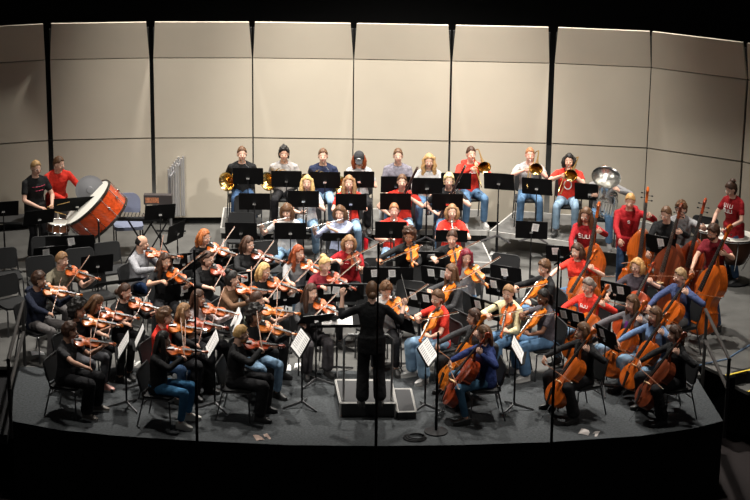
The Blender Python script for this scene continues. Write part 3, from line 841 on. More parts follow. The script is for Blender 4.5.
        g = G(); g.rings([lift(fr(0, 1.06), .0), lift(fr(0, 1.06), .024)]); g.build('shoe_sole', mat('sole_white', (.6, .6, .58), .6) if shoe[0] > .12 else mat('sole_black', (.02, .02, .02), .7), sh_)
    if pr:
        txt, tcol, zc, sc = pr
        g = G(); glyph = {'S': [[(1, 1), (0, 1), (0, .5), (1, .5), (1, 0), (0, 0)]], 'U': [[(0, 1), (0, 0), (1, 0), (1, 1)]], 'o': [[(math.cos(a) * .9 + .5, math.sin(a) * .9 + .5) for a in [k * .449 for k in range(15)]]],
                 'H': [[(0, 0), (0, 1)], [(0, .5), (1, .5)], [(1, 0), (1, 1)]], '-': [[(0, .5), (1, .5)]], 'I': [[(.5, 0), (.5, 1)]], 'R': [[(0, 0), (0, 1), (1, 1), (1, .5), (0, .5), (1, 0)]], 'C': [[(1, 1), (0, 1), (0, 0), (1, 0)]]}
        rows = txt.split('/')
        for ri, row in enumerate(rows):
            for ci, ch in enumerate(row):
                for st in glyph.get(ch, []):
                    x0 = (ci - (len(row) - 1) / 2) * sc * 1.15 - sc * .4; z0 = zc - ri * sc * 1.5
                    pts = []
                    for a, b in zip(st[:-1], st[1:]):
                        for q in range(3):
                            t = q / 3; pts.append((a[0] + (b[0] - a[0]) * t, a[1] + (b[1] - a[1]) * t))
                    pts.append(st[-1]); w3 = []
                    for u, v_ in pts:
                        x = -(x0 + u * sc * .8); x = x0 + u * sc * .8; z = z0 + v_ * sc
                        rx, ry = interp([(a, b) for a, b, c in secs], z), interp([(a, c) for a, b, c in secs], z)
                        y = -(ry + .017) * 1.1 * math.sqrt(max(.05, 1 - (x / (rx + .017)) ** 2)) - .004 - (.02 * math.exp(-((z - .33) / .07) ** 2) if female else 0)
                        w3.append(U @ V((x, y, hip + z)))
                    g.tube(w3, [(sc * .11, .004)] * len(w3), 6, False, (0, 1, 0))
        g.build('chest_print', tcol, root)
    return dict(root=root, M=RM, rot=rot, s=s, U=U, HM=HM, hip=hip)

def wm(ctx, Ml):
    """local instrument matrix (unscaled axes) into the world"""
    M = ctx['M'] @ Ml; loc, q, sc = M.decompose()
    return Matrix.Translation(loc) @ q.to_matrix().to_4x4()
# ---------------------------------------------------------------- wind instruments
def keyed_tube(kind, L, r, m, bell=None, dark=True):
    """a straight woodwind along +x from the mouthpiece at 0"""
    e = empty(kind)
    G().tube([(.06, 0, 0), (L - .08, 0, 0), (L, 0, 0)], [r, r * 1.15, bell or r * 1.2], 12, False).build('tube_body', m, e)
    G().tube([(0, 0, 0), (.06, 0, 0)], [r * .45, r], 8, False).build('mouthpiece', EBONY if dark else m, e)
    g = G(); n = 11
    for k in range(n):
        x = .12 + (L - .24) * k / (n - 1); g.lathe([(.001, 0), (r * .8, 0), (r * .8, .003), (.001, .003)], 8, frame((x, 0, r * 1.35), (1, 0, 0), (0, 1, 0), (0, 0, 1)))
    g.build('keys', SILVER, e, False)
    g = G(); g.tube([(.12, r * 1.2, r * .6), (L - .12, r * 1.2, r * .6)], .002, 5, False); g.build('key_rod', SILVER, e)
    for x in (.06, L * .45, L * .8):
        G().tube([(x - .006, 0, 0), (x + .006, 0, 0)], r * 1.25, 12, False).build('ring', SILVER, e)
    return e
def flute():
    e = keyed_tube('flute', .67, .0115, SILVER, None, False)
    g = G(); g.ell((.05, 0, .010), (.018, .012, .004), n=10, m=5); g.build('lip_plate', SILVER, e); return e
def bassoon():
    e = empty('bassoon'); m = mat('bassoon_maple', (.030, .010, .008), .35, coat=.3)
    g = G(); g.tube([(0, .022, 0), (.62, .022, 0), (1.30, .012, 0)], [.026, .024, .02], 12, False); g.build('long_joint', m, e)
    g = G(); g.tube([(0, -.022, 0), (.55, -.022, 0), (.82, -.024, 0)], [.026, .02, .014], 12, False); g.build('wing_joint', m, e)
    G().tube([(1.28, .012, 0), (1.32, .012, 0)], .023, 12, False).build('bell_ring', SILVER, e)
    G().tube([(.82, -.024, 0), (.90, -.05, .02), (.88, -.14, .10), (.80, -.22, .17)], .004, 6).build('crook', SILVER, e)
    for k in range(14): g = G(); g.ell((.12 + .075 * k, .022 if k % 2 else -.02, .027), (.012, .010, .004), n=7, m=5); g.build('key', SILVER, e)
    return e
def bellprof(R_, L, r0=.012, n=12, p=3.2):
    return [(r0 + (R_ - r0) * (k / (n - 1)) ** p, L * k / (n - 1)) for k in range(n)]
def double_bell(g, prof, Mt, n=28):
    g.lathe(prof + [(prof[-1][0] * 1.01, prof[-1][1] + .002)] + [(max(.004, r - .003), z) for r, z in prof[::-1]], n, Mt)
def french_horn():
    """x to the player's left, -y forward, z up; coil centre at the origin, mouthpiece at (.02,-.05,.33)"""
    e = empty('french_horn')
    g = G(); double_bell(g, bellprof(.155, .30, .03, 14, 2.6), frame((.10, .02, -.02), (0, .6, .8), V((0, .8, -.6)) if False else (.3, -.76, .57), (-.94, -.25, -.05)) if False else frame((.04, .04, -.04), V((-.78, .62, 0)), V((-.1, 0, .99)).normalized(), V((-.62, -.78, -.06)).normalized())); g.build('bell', BRASS, e)
    for r, y in ((.145, .0), (.115, -.022), (.09, .02)):
        G().tube([(.09 + r * math.cos(a), y, .05 + r * math.sin(a)) for a in [2 * math.pi * k / 28 for k in range(29)]], .011 if r > .12 else .008, 8, False).build('tubing', BRASS, e)
    for k in range(3):
        g = G(); g.tube([(.05 + .045 * k, -.045, .04), (.05 + .045 * k, -.010, .04)], .019, 12, False); g.build('rotary_valve', SILVER, e)
        g = G(); g.tube([(.05 + .045 * k, -.03, .09), (.05 + .045 * k, -.05, .14)], .005, 6); g.build('valve_lever', BRASS, e)
    G().tube([(.20, 0, .14), (.16, -.05, .24), (.04, -.07, .31), (.02, -.07, .335)], [.007, .005, .004, .010], 8).build('leadpipe', SILVER, e)
    return e
def trumpet():
    e = empty('trumpet'); m = SILVER
    g = G(); g.tube([(0, 0, 0), (.36, 0, 0)], .006, 8, False)
    g.tube([(.36, 0, 0), (.41, 0, -.02), (.41, 0, -.07), (.36, 0, -.095), (.10, 0, -.095)], .006, 8, False); g.build('leadpipe', m, e)
    g = G(); double_bell(g, bellprof(.061, .34, .007, 12, 3.4), frame((.14, 0, -.05), (0, 1, 0), (0, 0, 1), (1, 0, 0))); g.tube([(.14, 0, -.05), (.06, 0, -.05), (.04, 0, -.07), (.10, 0, -.095)], .007, 8, False); g.build('bell', m, e)
    for k in range(3): G().tube([(.17 + .032 * k, 0, -.14), (.17 + .032 * k, 0, .0), (.17 + .032 * k, 0, .035)], [.0125, .0125, .005], 10, False).build('valve', m, e)
    G().lathe([(.002, -.03), (.004, -.02), (.006, -.005), (.012, 0), (.008, .0)], 10, frame((0, 0, 0), (0, 1, 0), (0, 0, 1), (-1, 0, 0))).build('mouthpiece', m, e)
    return e
def trombone():
    """+x forward; mouthpiece at the origin; bell on the +y side"""
    e = empty('trombone')
    g = G(); g.tube([(0, 0, 0), (.62, 0, 0)], .0065, 8, False); g.tube([(.05, 0, -.085), (.62, 0, -.085)], .0065, 8, False); g.build('inner_slide', SILVER, e)
    g = G(); g.tube([(.12, 0, 0), (.78, 0, 0), (.82, 0, -.02), (.83, 0, -.0425), (.82, 0, -.065), (.78, 0, -.085), (.12, 0, -.085)], .0085, 8, False); g.tube([(.14, 0, 0), (.14, 0, -.085)], .006, 6, False); g.build('outer_slide', BRASS, e)
    g = G(); double_bell(g, bellprof(.11, .58, .011, 16, 3.6), frame((-.18, .14, .03), (0, 1, 0), (0, 0, 1), (1, 0, 0))); g.build('bell', BRASS, e)
    G().tube([(.05, 0, -.085), (.02, .02, -.08), (-.02, .03, -.06), (-.20, .03, -.05), (-.27, .035, -.03), (-.30, .08, .0), (-.27, .13, .02), (-.18, .14, .03)], .0095, 8, False).build('tuning_slide', BRASS, e)
    G().lathe([(.003, -.05), (.006, -.02), (.013, 0), (.009, 0)], 10, frame((-.02, 0, 0), (0, 1, 0), (0, 0, 1), (-1, 0, 0))).build('mouthpiece', SILVER, e)
    return e
def tuba():
    """z up through the bell; origin at the foot"""
    e = empty('tuba'); m = SILVER
    g = G(); double_bell(g, bellprof(.235, .52, .07, 16, 2.4), frame((0, 0, .42), (1, 0, 0), (0, 1, 0), (0, 0, 1)), 36); g.build('bell', m, e)
    G().tube([(0, 0, .44), (0, 0, .18), (.03, 0, .07), (.11, 0, .02), (.20, 0, .06), (.24, 0, .16), (.24, 0, .45), (.20, 0, .56), (.12, -.02, .58)], [.07, .062, .056, .052, .048, .044, .036, .03, .026], 14, False).build('outer_branch', m, e)
    for k in range(4): G().tube([(.06 + .045 * k, -.10, .20), (.06 + .045 * k, -.10, .42), (.06 + .045 * k, -.10, .46)], [.018, .018, .006], 10, False).build('valve', m, e)
    for k in range(5):
        y = -.085 - .012 * (k % 2); x0, x1 = -.02 + .03 * k, .10 + .028 * k
        G().tube([(x0, y, .15 + .02 * k), (x0, y, .50 - .03 * k), (x0 + .02, y, .54 - .03 * k), (x1, y, .54 - .03 * k), (x1 + .02, y, .50 - .03 * k), (x1 + .02, y, .16)], .011, 8, False).build('tubing', m, e)
    G().tube([(.10, -.08, .55), (.0, -.17, .60), (-.06, -.22, .62)], [.010, .008, .014], 8).build('leadpipe', m, e)
    return e
def oboe(): return keyed_tube('oboe', .62, .012, EBONY, .02)
def clarinet(): return keyed_tube('clarinet', .66, .0145, EBONY, .03)
PR = {}
def wind(kind, fn, M, label, group=None):
    if kind not in PR: PR[kind] = Proto(fn())
    o = PR[kind].get(); o.matrix_world = M; tag(o, label, kind.replace('_', ' '), group or kind.replace('_', ' ') + 's of the wind section'); return o

# ---------------------------------------------------------------- players
def Umat(hip, lean, twist=0): return Matrix.Translation((0, 0, hip)) @ Matrix.Rotation(twist, 4, 'Z') @ Matrix.Rotation(lean, 4, 'X') @ Matrix.Translation((0, 0, -hip))
def ax(x, z, o):
    x = V(x).normalized(); z = V(z); z = (z - x * z.dot(x)).normalized(); y = z.cross(x); return frame(o, x, y, z)
def seat_under(ctx, who, base=0.0):
    r = ctx['root'].location; h = ctx['root'].rotation_euler.z
    chair(r.x + .045 * math.sin(h), r.y - .045 * math.cos(h), base, h, 'black chair under the ' + who)
def who_of(label): return label

def fiddle(kind, who, px, py, h, vn=0, t=.5, a=32, droop=.14, roll=24, base=0.0, lean=.06, rest=None, ch=True, **kw):
    h = R(h); hip = .52; U = Umat(hip, lean); s = kw.get('s', 1.0)
    d = V((math.sin(R(a)), -math.cos(R(a)), -droop)).normalized()
    N = V((0, 0, 1)); N = (N - d * N.dot(d)).normalized(); N = Matrix.Rotation(R(-roll), 3, d) @ N
    if N.x > 0: N = Matrix.Rotation(R(2 * roll), 3, d) @ N
    y = N.cross(d); B = V((.055, -.075, hip + .535)); ln = .44 if kind == 'violin' else .50
    Mv = U @ frame(B, d, y, N)
    C = B + d * (.225 if kind == 'violin' else .26) + N * .056
    fr = C - y * (t * .66)
    Mb = U @ frame(fr, y, -d, N) if False else U @ frame(fr, y, N.cross(y), N)
    rot3 = U.to_3x3()
    Lh = dict(w=U @ (B + d * ln + y * .040 - N * .075), f=rot3 @ (N * .85 - y * .35), n=rot3 @ (-y), t=rot3 @ (-d), pole=(.15, -.1, -1), curl=62)
    Rh = dict(w=U @ (fr + N * .060 - y * .05 - d * .035), f=rot3 @ (y * .55 - N * .55 + d * .6), n=rot3 @ (-N - d * .2), t=rot3 @ (y - N * .3), pole=(-1, .1, -.55), curl=38)
    hd = kw.pop('head', (R(a) * .75, .16, .08))
    ctx = person(kind, px, py, h, base, True, lean, 0, hd, Lh, Rh, label=who, **kw)
    low = who.split(',')[0]
    instrument(kind, vn, wm(ctx, Mv), '%s %s of the %s' % (VNAME[vn], kind, low), kind + 's being played')
    bow(kind, wm(ctx, Mb), '%s bow of the %s' % (kind, low), 'violin and viola bows')
    if ch: seat_under(ctx, low, base)
    return ctx

def cellist(who, px, py, h, vn=0, t=.5, lean=.02, side=.16, **kw):
    h = R(h); hip = .52; E = V((.02, -.70, 0)); u = V((side, .51, .85)).normalized(); n = V((0, -.86, .50)); n = (n - u * n.dot(u)).normalized()
    H = .118; o = E + u * .26 + n * H / 2; Mi = ax(u, n, o)
    C = o + u * (.755 * .46 + .10) + n * .135; bd = V((-.94, -.22, -.26)).normalized(); bd = (bd - u * bd.dot(u) * .8).normalized()
    fr = C + bd * (t * .62); Mb = ax(-bd, n, fr)
    nk = o + u * (.755 + .19) + n * .03
    side_v = n.cross(u)  # towards the player's right
    Lh = dict(w=nk - side_v * .085 - n * .045 - u * .02, f=side_v * .35 + n * .85 + u * .25, n=side_v + n * -.2, t=u, pole=(1, .2, -.35), curl=60)
    Rh = dict(w=fr + n * .04 - u * -.05 + bd * .03, f=-u * .75 - bd * .25 - n * .1, n=-n, t=-bd, pole=(-1, .2, -.1), curl=35)
    hd = kw.pop('head', (-.12, .16, 0))
    ctx = person('cello', px, py, h, 0, True, lean, 0, hd, Lh, Rh, label=who, knees=(.25, .25), feet=((.30, -.36), (-.30, -.36)), **kw)
    low = who.split(',')[0]
    instrument('cello', vn, wm(ctx, Mi), '%s cello of the %s' % (VNAME[vn], low), 'cellos being played')
    bow('cello', wm(ctx, Mb), 'cello bow of the %s' % low, 'cello bows')
    seat_under(ctx, low)
    return ctx

def bassist(who, px, py, h, vn=0, t=.4, lean=.10, side=.13, back=.20, ex=-.02, hand_t=.20, **kw):
    h = R(h); hip = .93; E = V((ex, -.66, 0)); u = V((side, back, 1)).normalized(); n = V((0, -1, back)); n = (n - u * n.dot(u)).normalized()
    H = .20; o = E + u * .16 + n * H / 2; Mi = ax(u, n, o)
    C = o + u * (1.12 * .46 + .12) + n * .20; bd = V((-.97, -.12, -.12)).normalized(); fr = C + bd * (t * .62); Mb = ax(-bd, n, fr)
    nk = o + u * (1.12 + .42 - hand_t) + n * .05; side_v = n.cross(u)
    Lh = dict(w=nk - side_v * .09 - n * .05, f=side_v * .35 + n * .85, n=side_v, t=u, pole=(1, .1, -.6), curl=60)
    Rh = dict(w=fr + n * .03 + u * .06, f=-u * .8 - bd * .2, n=-n, t=-bd, pole=(-1, .3, -.2), curl=40)
    ctx = person('bass', px, py, h, 0, False, lean, 0, kw.pop('head', (-.1, .30, .05)), Lh, Rh, label=who, **kw)
    low = who.split(',')[0]
    instrument('double_bass', vn, wm(ctx, Mi), '%s double bass of the %s' % (VNAME[vn], low), 'double basses')
    bow('double_bass', wm(ctx, Mb), 'double bass bow of the %s' % low, 'double bass bows')
    return ctx

def windplayer(kind, who, px, py, h, base=0.0, lean=.04, **kw):
    h = R(h); hip = .52; U = Umat(hip, lean); r3 = U.to_3x3(); low = who.split(',')[0]
    mouth = U @ V((0, -.145, hip + .612)); hd = (0, -.04, 0); M = None; fn = None
    if kind in ('clarinet', 'oboe'):
        d = V((0, -.62, -.78)).normalized() if kind == 'clarinet' else V((0, -.74, -.67)).normalized(); M = ax(d, (0, -.7, .6), mouth)
        Lh = dict(w=mouth + d * .22 + V((.085, .06, -.02)), f=V((-.75, -.6, .2)), n=V((-.5, .2, .3)), t=-d, pole=(1, .3, -.8), curl=45)
        Rh = dict(w=mouth + d * .42 + V((-.085, .05, -.02)), f=V((.75, -.6, .2)), n=V((.5, .2, .3)), t=-d, pole=(-1, .3, -.6), curl=45); fn = clarinet if kind == 'clarinet' else oboe
    elif kind == 'flute':
        d = V((-1, -.22, -.22)).normalized(); st = mouth + V((.05, -.005, 0)); M = ax(d, (0, 0, 1), st); hd = (-.25, .12, -.06)
        Lh = dict(w=st + d * .25 + V((.03, -.10, -.05)), f=V((-.4, .75, .5)), n=V((-.2, .5, .5)), t=V((-.3, 0, .8)), pole=(.9, -.4, -.9), curl=50)
        Rh = dict(w=st + d * .47 + V((-.02, .06, -.075)), f=V((.2, -.8, .55)), n=V((.1, -.2, .3)), t=V((.8, 0, .2)), pole=(-.8, .2, -.9), curl=45); fn = flute
    elif kind == 'bassoon':
        a = V((-.22, -.12, .36)); d = V((.36, -.22, .90)).normalized(); M = ax(d, (-.4, -.9, .0), a)
        m3 = a + d * .75
        Lh = dict(w=a + d * .70 + V((.08, .04, 0)), f=V((-.8, -.5, .1)), n=V((-.5, .4, 0)), t=d, pole=(1, .1, -.7)); Rh = dict(w=a + d * .28 + V((-.06, .05, .03)), f=V((.6, -.7, 0)), n=V((.6, .4, 0)), t=d, pole=(-1, .5, -.3)); fn = bassoon
    elif kind == 'french horn':
        M = Matrix.Translation(mouth) @ Matrix.Rotation(R(17), 4, 'Y') @ Matrix.Translation((-.02, .07, -.345)); o = M @ V((.03, 0, 0))
        Lh = dict(w=o + V((.14, -.02, .02)), f=V((-.6, -.5, .5)), n=V((-.5, .5, .1)), t=V((-.2, 0, 1)), pole=(1, .1, -.8)); Rh = dict(w=o + V((-.20, .05, -.06)), f=V((.8, -.3, .1)), n=V((0, -.3, 1)), t=V((0, -.4, .8)), pole=(-.35, .5, -1), curl=20); fn = french_horn
    elif kind == 'trumpet':
        d = V((0, -.93, -.36)).normalized(); M = ax(d, (0, 0, 1), mouth + d * .0)
        Lh = dict(w=mouth + d * .16 + V((.07, .03, -.10)), f=V((-.3, -.9, .5)), n=V((-1, 0, 0)), t=V((0, .3, 1)), pole=(1, 0, -.8), curl=60); Rh = dict(w=mouth + d * .13 + V((-.06, .06, -.06)), f=V((.2, -.9, .3)), n=V((1, 0, -.2)), t=V((0, 0, 1)), pole=(-1, 0, -.8), curl=50); fn = trumpet
    elif kind == 'trumpet_rest':
        M = ax((0.05, -.05, -1), (0, -1, 0), V((-.02, -.40, .85)))
        Lh = dict(w=V((.10, -.34, .68)), f=V((-.8, -.4, .1)), n=V((-.3, -.5, 0)), t=V((0, 0, 1)), pole=(1, .3, -.3)); Rh = dict(w=V((-.12, -.34, .72)), f=V((.8, -.4, .1)), n=V((.3, -.5, 0)), t=V((0, 0, 1)), pole=(-1, .3, -.3)); fn = trumpet; hd = (0, .15, 0)
    elif kind == 'trombone':
        d = V((-.12, -.93, -.20)).normalized(); M = ax(d, (-.35, -.20, .9), mouth + V((0, -.03, 0))); mo = mouth + V((0, -.03, 0))
        Lh = dict(w=mo + d * .12 + V((.07, .05, -.05)), f=V((-.3, -.8, .4)), n=V((-1, 0, 0)), t=V((0, 0, 1)), pole=(1, 0, -.8), curl=60); Rh = dict(w=mo + d * kw.pop('slide', .24) + V((-.06, .03, -.04)), f=V((.3, -.9, 0)), n=V((.8, .2, 0)), t=V((0, 0, 1)), pole=(-1, .1, -.6)); fn = trombone
    elif kind == 'tuba':
        M = Matrix.Translation((-.02, -.26, .56)) @ Matrix.Rotation(R(-14), 4, 'Y') @ Matrix.Rotation(R(14), 4, 'X') @ Matrix.Rotation(R(10), 4, 'Z')
        M = Matrix.Translation((-.05, -.26, .52)) @ Matrix.Rotation(R(10), 4, 'Y') @ Matrix.Rotation(R(30), 4, 'X')
        Lh = dict(w=V((.27, -.22, .95)), f=V((-.5, -.4, .6)), n=V((-1, 0, 0)), t=V((0, 0, 1)), pole=(1, 0, -.4)); Rh = dict(w=V((-.14, -.40, .90)), f=V((.7, -.1, .2)), n=V((0, 1, 0)), t=V((0, 0, 1)), pole=(-1, 0, -.6)); fn = tuba; hd = (.1, .05, .12)
    elif kind == 'rest': Lh = Rh = None
    hd = kw.pop('head', hd)
    key = kind
    ctx = person(kind, px, py, h, base, True, lean, 0, hd, Lh, Rh, label=who, **kw)
    if fn:
        k2 = 'trumpet' if kind == 'trumpet_rest' else kind
        wind(k2.replace(' ', '_'), fn, wm(ctx, M), '%s of the %s' % ({'french horn': 'brass french horn', 'trombone': 'brass slide trombone', 'tuba': 'big silver tuba', 'flute': 'silver flute', 'bassoon': 'long dark bassoon', 'trumpet': 'silver trumpet', 'clarinet': 'black clarinet', 'oboe': 'black oboe'}[k2], low))
    seat_under(ctx, low, base)
    return ctx
# ---------------------------------------------------------------- the players, one by one
BLK = (.012, .012, .013); CHAR = (.045, .045, .048); RED = (.60, .035, .022); DRED = (.27, .010, .014); MAR = (.17, .014, .022); GREY = (.22, .215, .22); LG = (.34, .33, .33)
WH = (.52, .50, .49); NAVY = (.018, .024, .055); BLUE = (.020, .034, .120); TAN = (.13, .07, .04); CRM = (.68, .60, .36)
JL = (.22, .34, .48); JM = (.10, .19, .32); JD = (.035, .07, .14); PB = (.014, .014, .016); PG = (.13, .12, .12)
hB, hDB, hBK, hBL, hLB, hRD, hOR, hGR = (.10, .048, .022), (.05, .022, .012), (.010, .008, .007), (.52, .34, .14), (.26, .14, .065), (.26, .055, .015), (.30, .13, .055), (.16, .13, .11)
S1, S2, S3, S4 = (.66, .40, .30), (.58, .33, .23), (.40, .20, .12), (.16, .07, .04)
WS = (.45, .44, .43)
# horns, trumpets, trombones, tuba on the tall riser
windplayer('french horn', 'horn player in a black shirt and dark jeans, first of the riser row', 242, 154, 8, ZB, hair=('short', hB), top=(BLK, 'long'), legs=(JD, 'jeans'), skin=S1, shoe=(.3, .28, .24))
windplayer('french horn', 'horn player with black curls and open light grey shirt', 284, 154, 2, ZB, hair=('curly', hBK), top=((.30, .28, .27), 'long'), legs=(PB, 'jeans'), skin=S2)
windplayer('french horn', 'horn player in a navy t-shirt with pale jeans', 323, 156, 0, ZB, hair=('short', hB), top=(NAVY, 'short'), legs=(JL, 'jeans'), skin=S1)
windplayer('french horn', 'horn player wearing a dark baseball cap', 359, 159, 0, ZB, hair=('cap', hRD), top=((.42, .41, .42), 'short'), legs=(PB, 'jeans'), skin=S1, female=True, head=(0, .35, 0))
windplayer('rest', 'person with glasses in a slate grey polo shirt', 398, 156, 0, ZB, hair=('short', hB), top=((.16, .15, .18), 'short'), legs=(JM, 'jeans'), skin=S1, glasses=True)
windplayer('trumpet_rest', 'trumpeter with long wavy blond hair and white top', 429, 161, 0, ZB, hair=('longwavy', (.40, .24, .10)), top=(LG, 'long'), legs=(JM, 'jeans'), skin=S1, female=True)
windplayer('trombone', 'trombonist in a red hoodie and jeans', 471, 154, 14, ZB, hair=('short', hDB), top=(RED, 'long'), legs=(JM, 'jeans'), skin=S1, shoe=WS, hood=True, pr=('SUU', WHITEP, .37, .05))
windplayer('trombone', 'trombonist with cropped ginger hair and grey t-shirt', 530, 155, 0, ZB, hair=('crop', hOR), top=(LG, 'short'), legs=(JM, 'jeans'), skin=(.70, .38, .30), shoe=(.3, .32, .3))
windplayer('trombone', 'trombonist in a red t-shirt with black shoulder hair', 569, 161, -8, ZB, hair=('mid', hBK), top=(RED, 'short'), legs=((.26, .38, .5), 'jeans'), skin=S1, pr=('o', WHITEP, .25, .085))
windplayer('tuba', 'tuba player in a grey sweater, face behind the bell', 604, 173, -10, ZB, hair=('short', hB), top=(GREY, 'long'), legs=(JM, 'jeans'), skin=S1, shoe=WS)
# clarinets and bassoons
windplayer('clarinet', 'clarinettist with long blond hair and white shirt', 307, 183, 0, ZA, hair=('long', hBL), top=(WH, 'short'), legs=(JL, 'jeans'), skin=S1, female=True)
windplayer('clarinet', 'clarinettist in red with long light brown hair', 349, 183, 0, ZA, hair=('long', hLB), top=(RED, 'short'), legs=(JL, 'jeans'), skin=S1, female=True)
windplayer('bassoon', 'bassoonist in a red t-shirt with short brown hair', 402, 182, 0, ZA, hair=('short', hB), top=(RED, 'short'), legs=(JL, 'jeans'), skin=S1, pr=('SUU', WHITEP, .33, .05))
windplayer('bassoon', 'bassoonist with short platinum blond hair in black', 449, 181, 0, ZA, hair=('messy', (.62, .46, .24)), top=(BLK, 'short'), legs=(JM, 'jeans'), skin=S1)
# flutes and oboes
windplayer('flute', 'flautist in a white shirt with tied brown hair', 287, 211, 0, 0, hair=('fringe', hB), top=(WH, 'short'), legs=(JL, 'jeans'), skin=S1, female=True)
windplayer('flute', 'flautist in a pale blue blouse and dark trousers', 340, 213, 0, 0, hair=('mid', hB), top=((.38, .42, .58), 'mid'), legs=(PB, 'jeans'), skin=S1, female=True)
windplayer('oboe', 'oboist in red with short ginger-brown hair', 394, 211, 0, 0, hair=('short', hOR), top=(RED, 'short'), legs=(JL, 'jeans'), skin=(.68, .36, .28))
windplayer('oboe', 'oboist in red with straight light brown hair', 452, 212, 0, 0, hair=('mid', hLB), top=(RED, 'short'), legs=(JL, 'jeans'), skin=S1, female=True, pr=('SUUSS', WHITEP, .36, .045))

# violins, back to front
fiddle('violin', 'violinist in a khaki t-shirt with short brown hair', 62, 260, 38, 0, .62, top=((.16, .14, .10), 'short'), legs=(PG, 'slim'), hair=('short', hLB), skin=S1)
fiddle('violin', 'violinist in a navy hooded vest over black', 39, 280, 58, 3, .80, top=((.014, .018, .034), 'long'), hood=True, legs=(PG, 'slim'), hair=('messy', hDB), skin=S2)
fiddle('violin', 'violinist in black with tied-back dark hair, by the flat stand', 125, 292, 42, 0, .70, top=(BLK, 'mid'), legs=(PB, 'slim'), hair=('lowbun', hDB), skin=S1, female=True)
fiddle('violin', 'violinist whose long brown hair covers her face', 96, 303, 56, 0, .75, top=(BLK, 'mid'), legs=(PB, 'slim'), hair=('long', hB), skin=S1, female=True, head=(.5, .55, 0))
fiddle('violin', 'violinist with a mop of black curls in dark clothes', 78, 310, 58, 3, .62, top=(BLK, 'short'), legs=((.10, .10, .11), 'slim'), hair=('afro', hBK), skin=S2, female=True, shoe=(.6, .32, .28))
fiddle('violin', 'balding violinist in a pale grey sweatshirt', 142, 243, 60, 0, .62, top=((.26, .26, .28), 'loose'), legs=((.012, .025, .062), 'jeans'), hair=('bald', hBK), skin=S2)
fiddle('violin', 'violinist in a black t-shirt with long dark wavy hair', 165, 261, 14, 0, .35, top=(BLK, 'short'), legs=(PB, 'wide'), hair=('longwavy', hDB), skin=S2, female=True)
fiddle('violin', 'violinist with chin-length copper hair and dark top', 204, 237, 36, 0, .40, top=(BLK, 'long'), legs=(PB, 'slim'), hair=('mid', (.36, .11, .03)), skin=S1, female=True, glasses=True)
fiddle('violin', 'violinist in a black v-neck with pinned dark hair and glasses', 207, 259, 42, 1, .66, top=(BLK, 'mid'), legs=(PB, 'wide'), hair=('lowbun', hDB), skin=S1, female=True, glasses=True)
fiddle('violin', 'violinist with a dark red violin, hair swept back and glasses', 248, 244, 34, 2, .66, top=(BLK, 'long'), legs=(PB, 'wide'), hair=('mid', hDB), skin=S1, female=True, glasses=True, lean=.0)
fiddle('violin', 'violinist with a short blond bob and glasses in black', 264, 271, 34, 0, .62, top=(BLK, 'mid'), legs=(PB, 'wide'), hair=('mid', hBL), skin=S1, female=True, glasses=True)
fiddle('violin', 'violinist in a brown top with a dark topknot', 232, 279, 66, 0, .50, top=(TAN, 'long'), legs=(PB, 'wide'), hair=('bun', hBK), skin=S1, female=True)
fiddle('violin', 'violinist in a white lace blouse with dark hair', 198, 298, 52, 0, .50, top=((.60, .50, .50), 'long'), legs=(PB, 'wide'), hair=('long', hDB), skin=S2, female=True)
fiddle('violin', 'violinist with light brown waves beside the red-shirted curly violinist', 184, 312, 56, 1, .72, top=(BLK, 'long'), legs=(PB, 'wide'), hair=('longwavy', hLB), skin=S1, female=True)
fiddle('violin', 'violinist with curly brown hair and a red shirt, in jeans', 165, 317, 66, 3, .70, top=(RED, 'short'), legs=(JD, 'jeans'), hair=('curly', hB), skin=S1)
fiddle('violin', 'violinist with short black curls and dark shirt over jeans', 255, 315, 42, 3, .55, top=(BLK, 'long'), legs=(JL, 'jeans'), hair=('afro', hBK), skin=S3)
fiddle('violin', 'violinist in a pale green shirt with short dark hair', 257, 300, 64, 3, .55, top=((.42, .46, .38), 'short'), legs=(PB, 'wide'), hair=('lowbun', hDB), skin=S1, female=True)
fiddle('violin', 'violinist with long bright red hair and grey sweatshirt', 298, 253, 24, 0, .72, top=(GREY, 'mid'), legs=(JL, 'jeans'), hair=('longwavy', hRD), skin=S1, female=True)
fiddle('violin', 'violinist with a blond topknot and maroon top', 325, 265, 14, 1, .40, top=(MAR, 'long'), legs=(PB, 'slim'), hair=('bun', hBL), skin=S1, female=True)
fiddle('violin', 'violinist in a red t-shirt with straight light brown hair', 349, 243, -18, 2, .30, top=(DRED, 'short'), legs=(PB, 'slim'), hair=('mid', hLB), skin=S1, female=True, pr=('--', WHITEP, .36, .03))
fiddle('violin', 'violinist in charcoal with very long dark hair, facing the conductor', 311, 292, 20, 0, .72, top=(CHAR, 'long'), legs=((.06, .055, .06), 'wide'), hair=('long', hDB), skin=S1, female=True)
fiddle('viola', 'violist hidden behind the conductor, brown curly hair', 386, 290, 0, 3, .30, top=(WH, 'short'), legs=(PB, 'slim'), hair=('curly', hB), skin=S1, female=True, head=(.3, .5, 0))
fiddle('viola', 'violist with a cloud of black curly hair', 409, 236, -30, 3, .80, top=(BLK, 'long'), legs=(PB, 'slim'), hair=('afro', hDB), skin=S3, female=True)
fiddle('viola', 'violist in black with a low brown ponytail', 452, 238, -28, 3, .45, top=(BLK, 'long'), legs=(PB, 'slim'), hair=('lowbun', hDB), skin=S1)
fiddle('viola', 'violist with burgundy hair and glasses', 466, 257, -8, 3, .45, top=((.44, .42, .43), 'short'), legs=(JM, 'jeans'), hair=('long', (.16, .010, .022)), skin=S1, female=True, glasses=True)
fiddle('viola', 'violist in black with centre-parted brown hair', 451, 272, -62, 3, .30, droop=.48, top=(CHAR, 'long'), legs=(PB, 'slim'), hair=('long', hB), skin=S1, female=True, head=(.0, .05, 0))
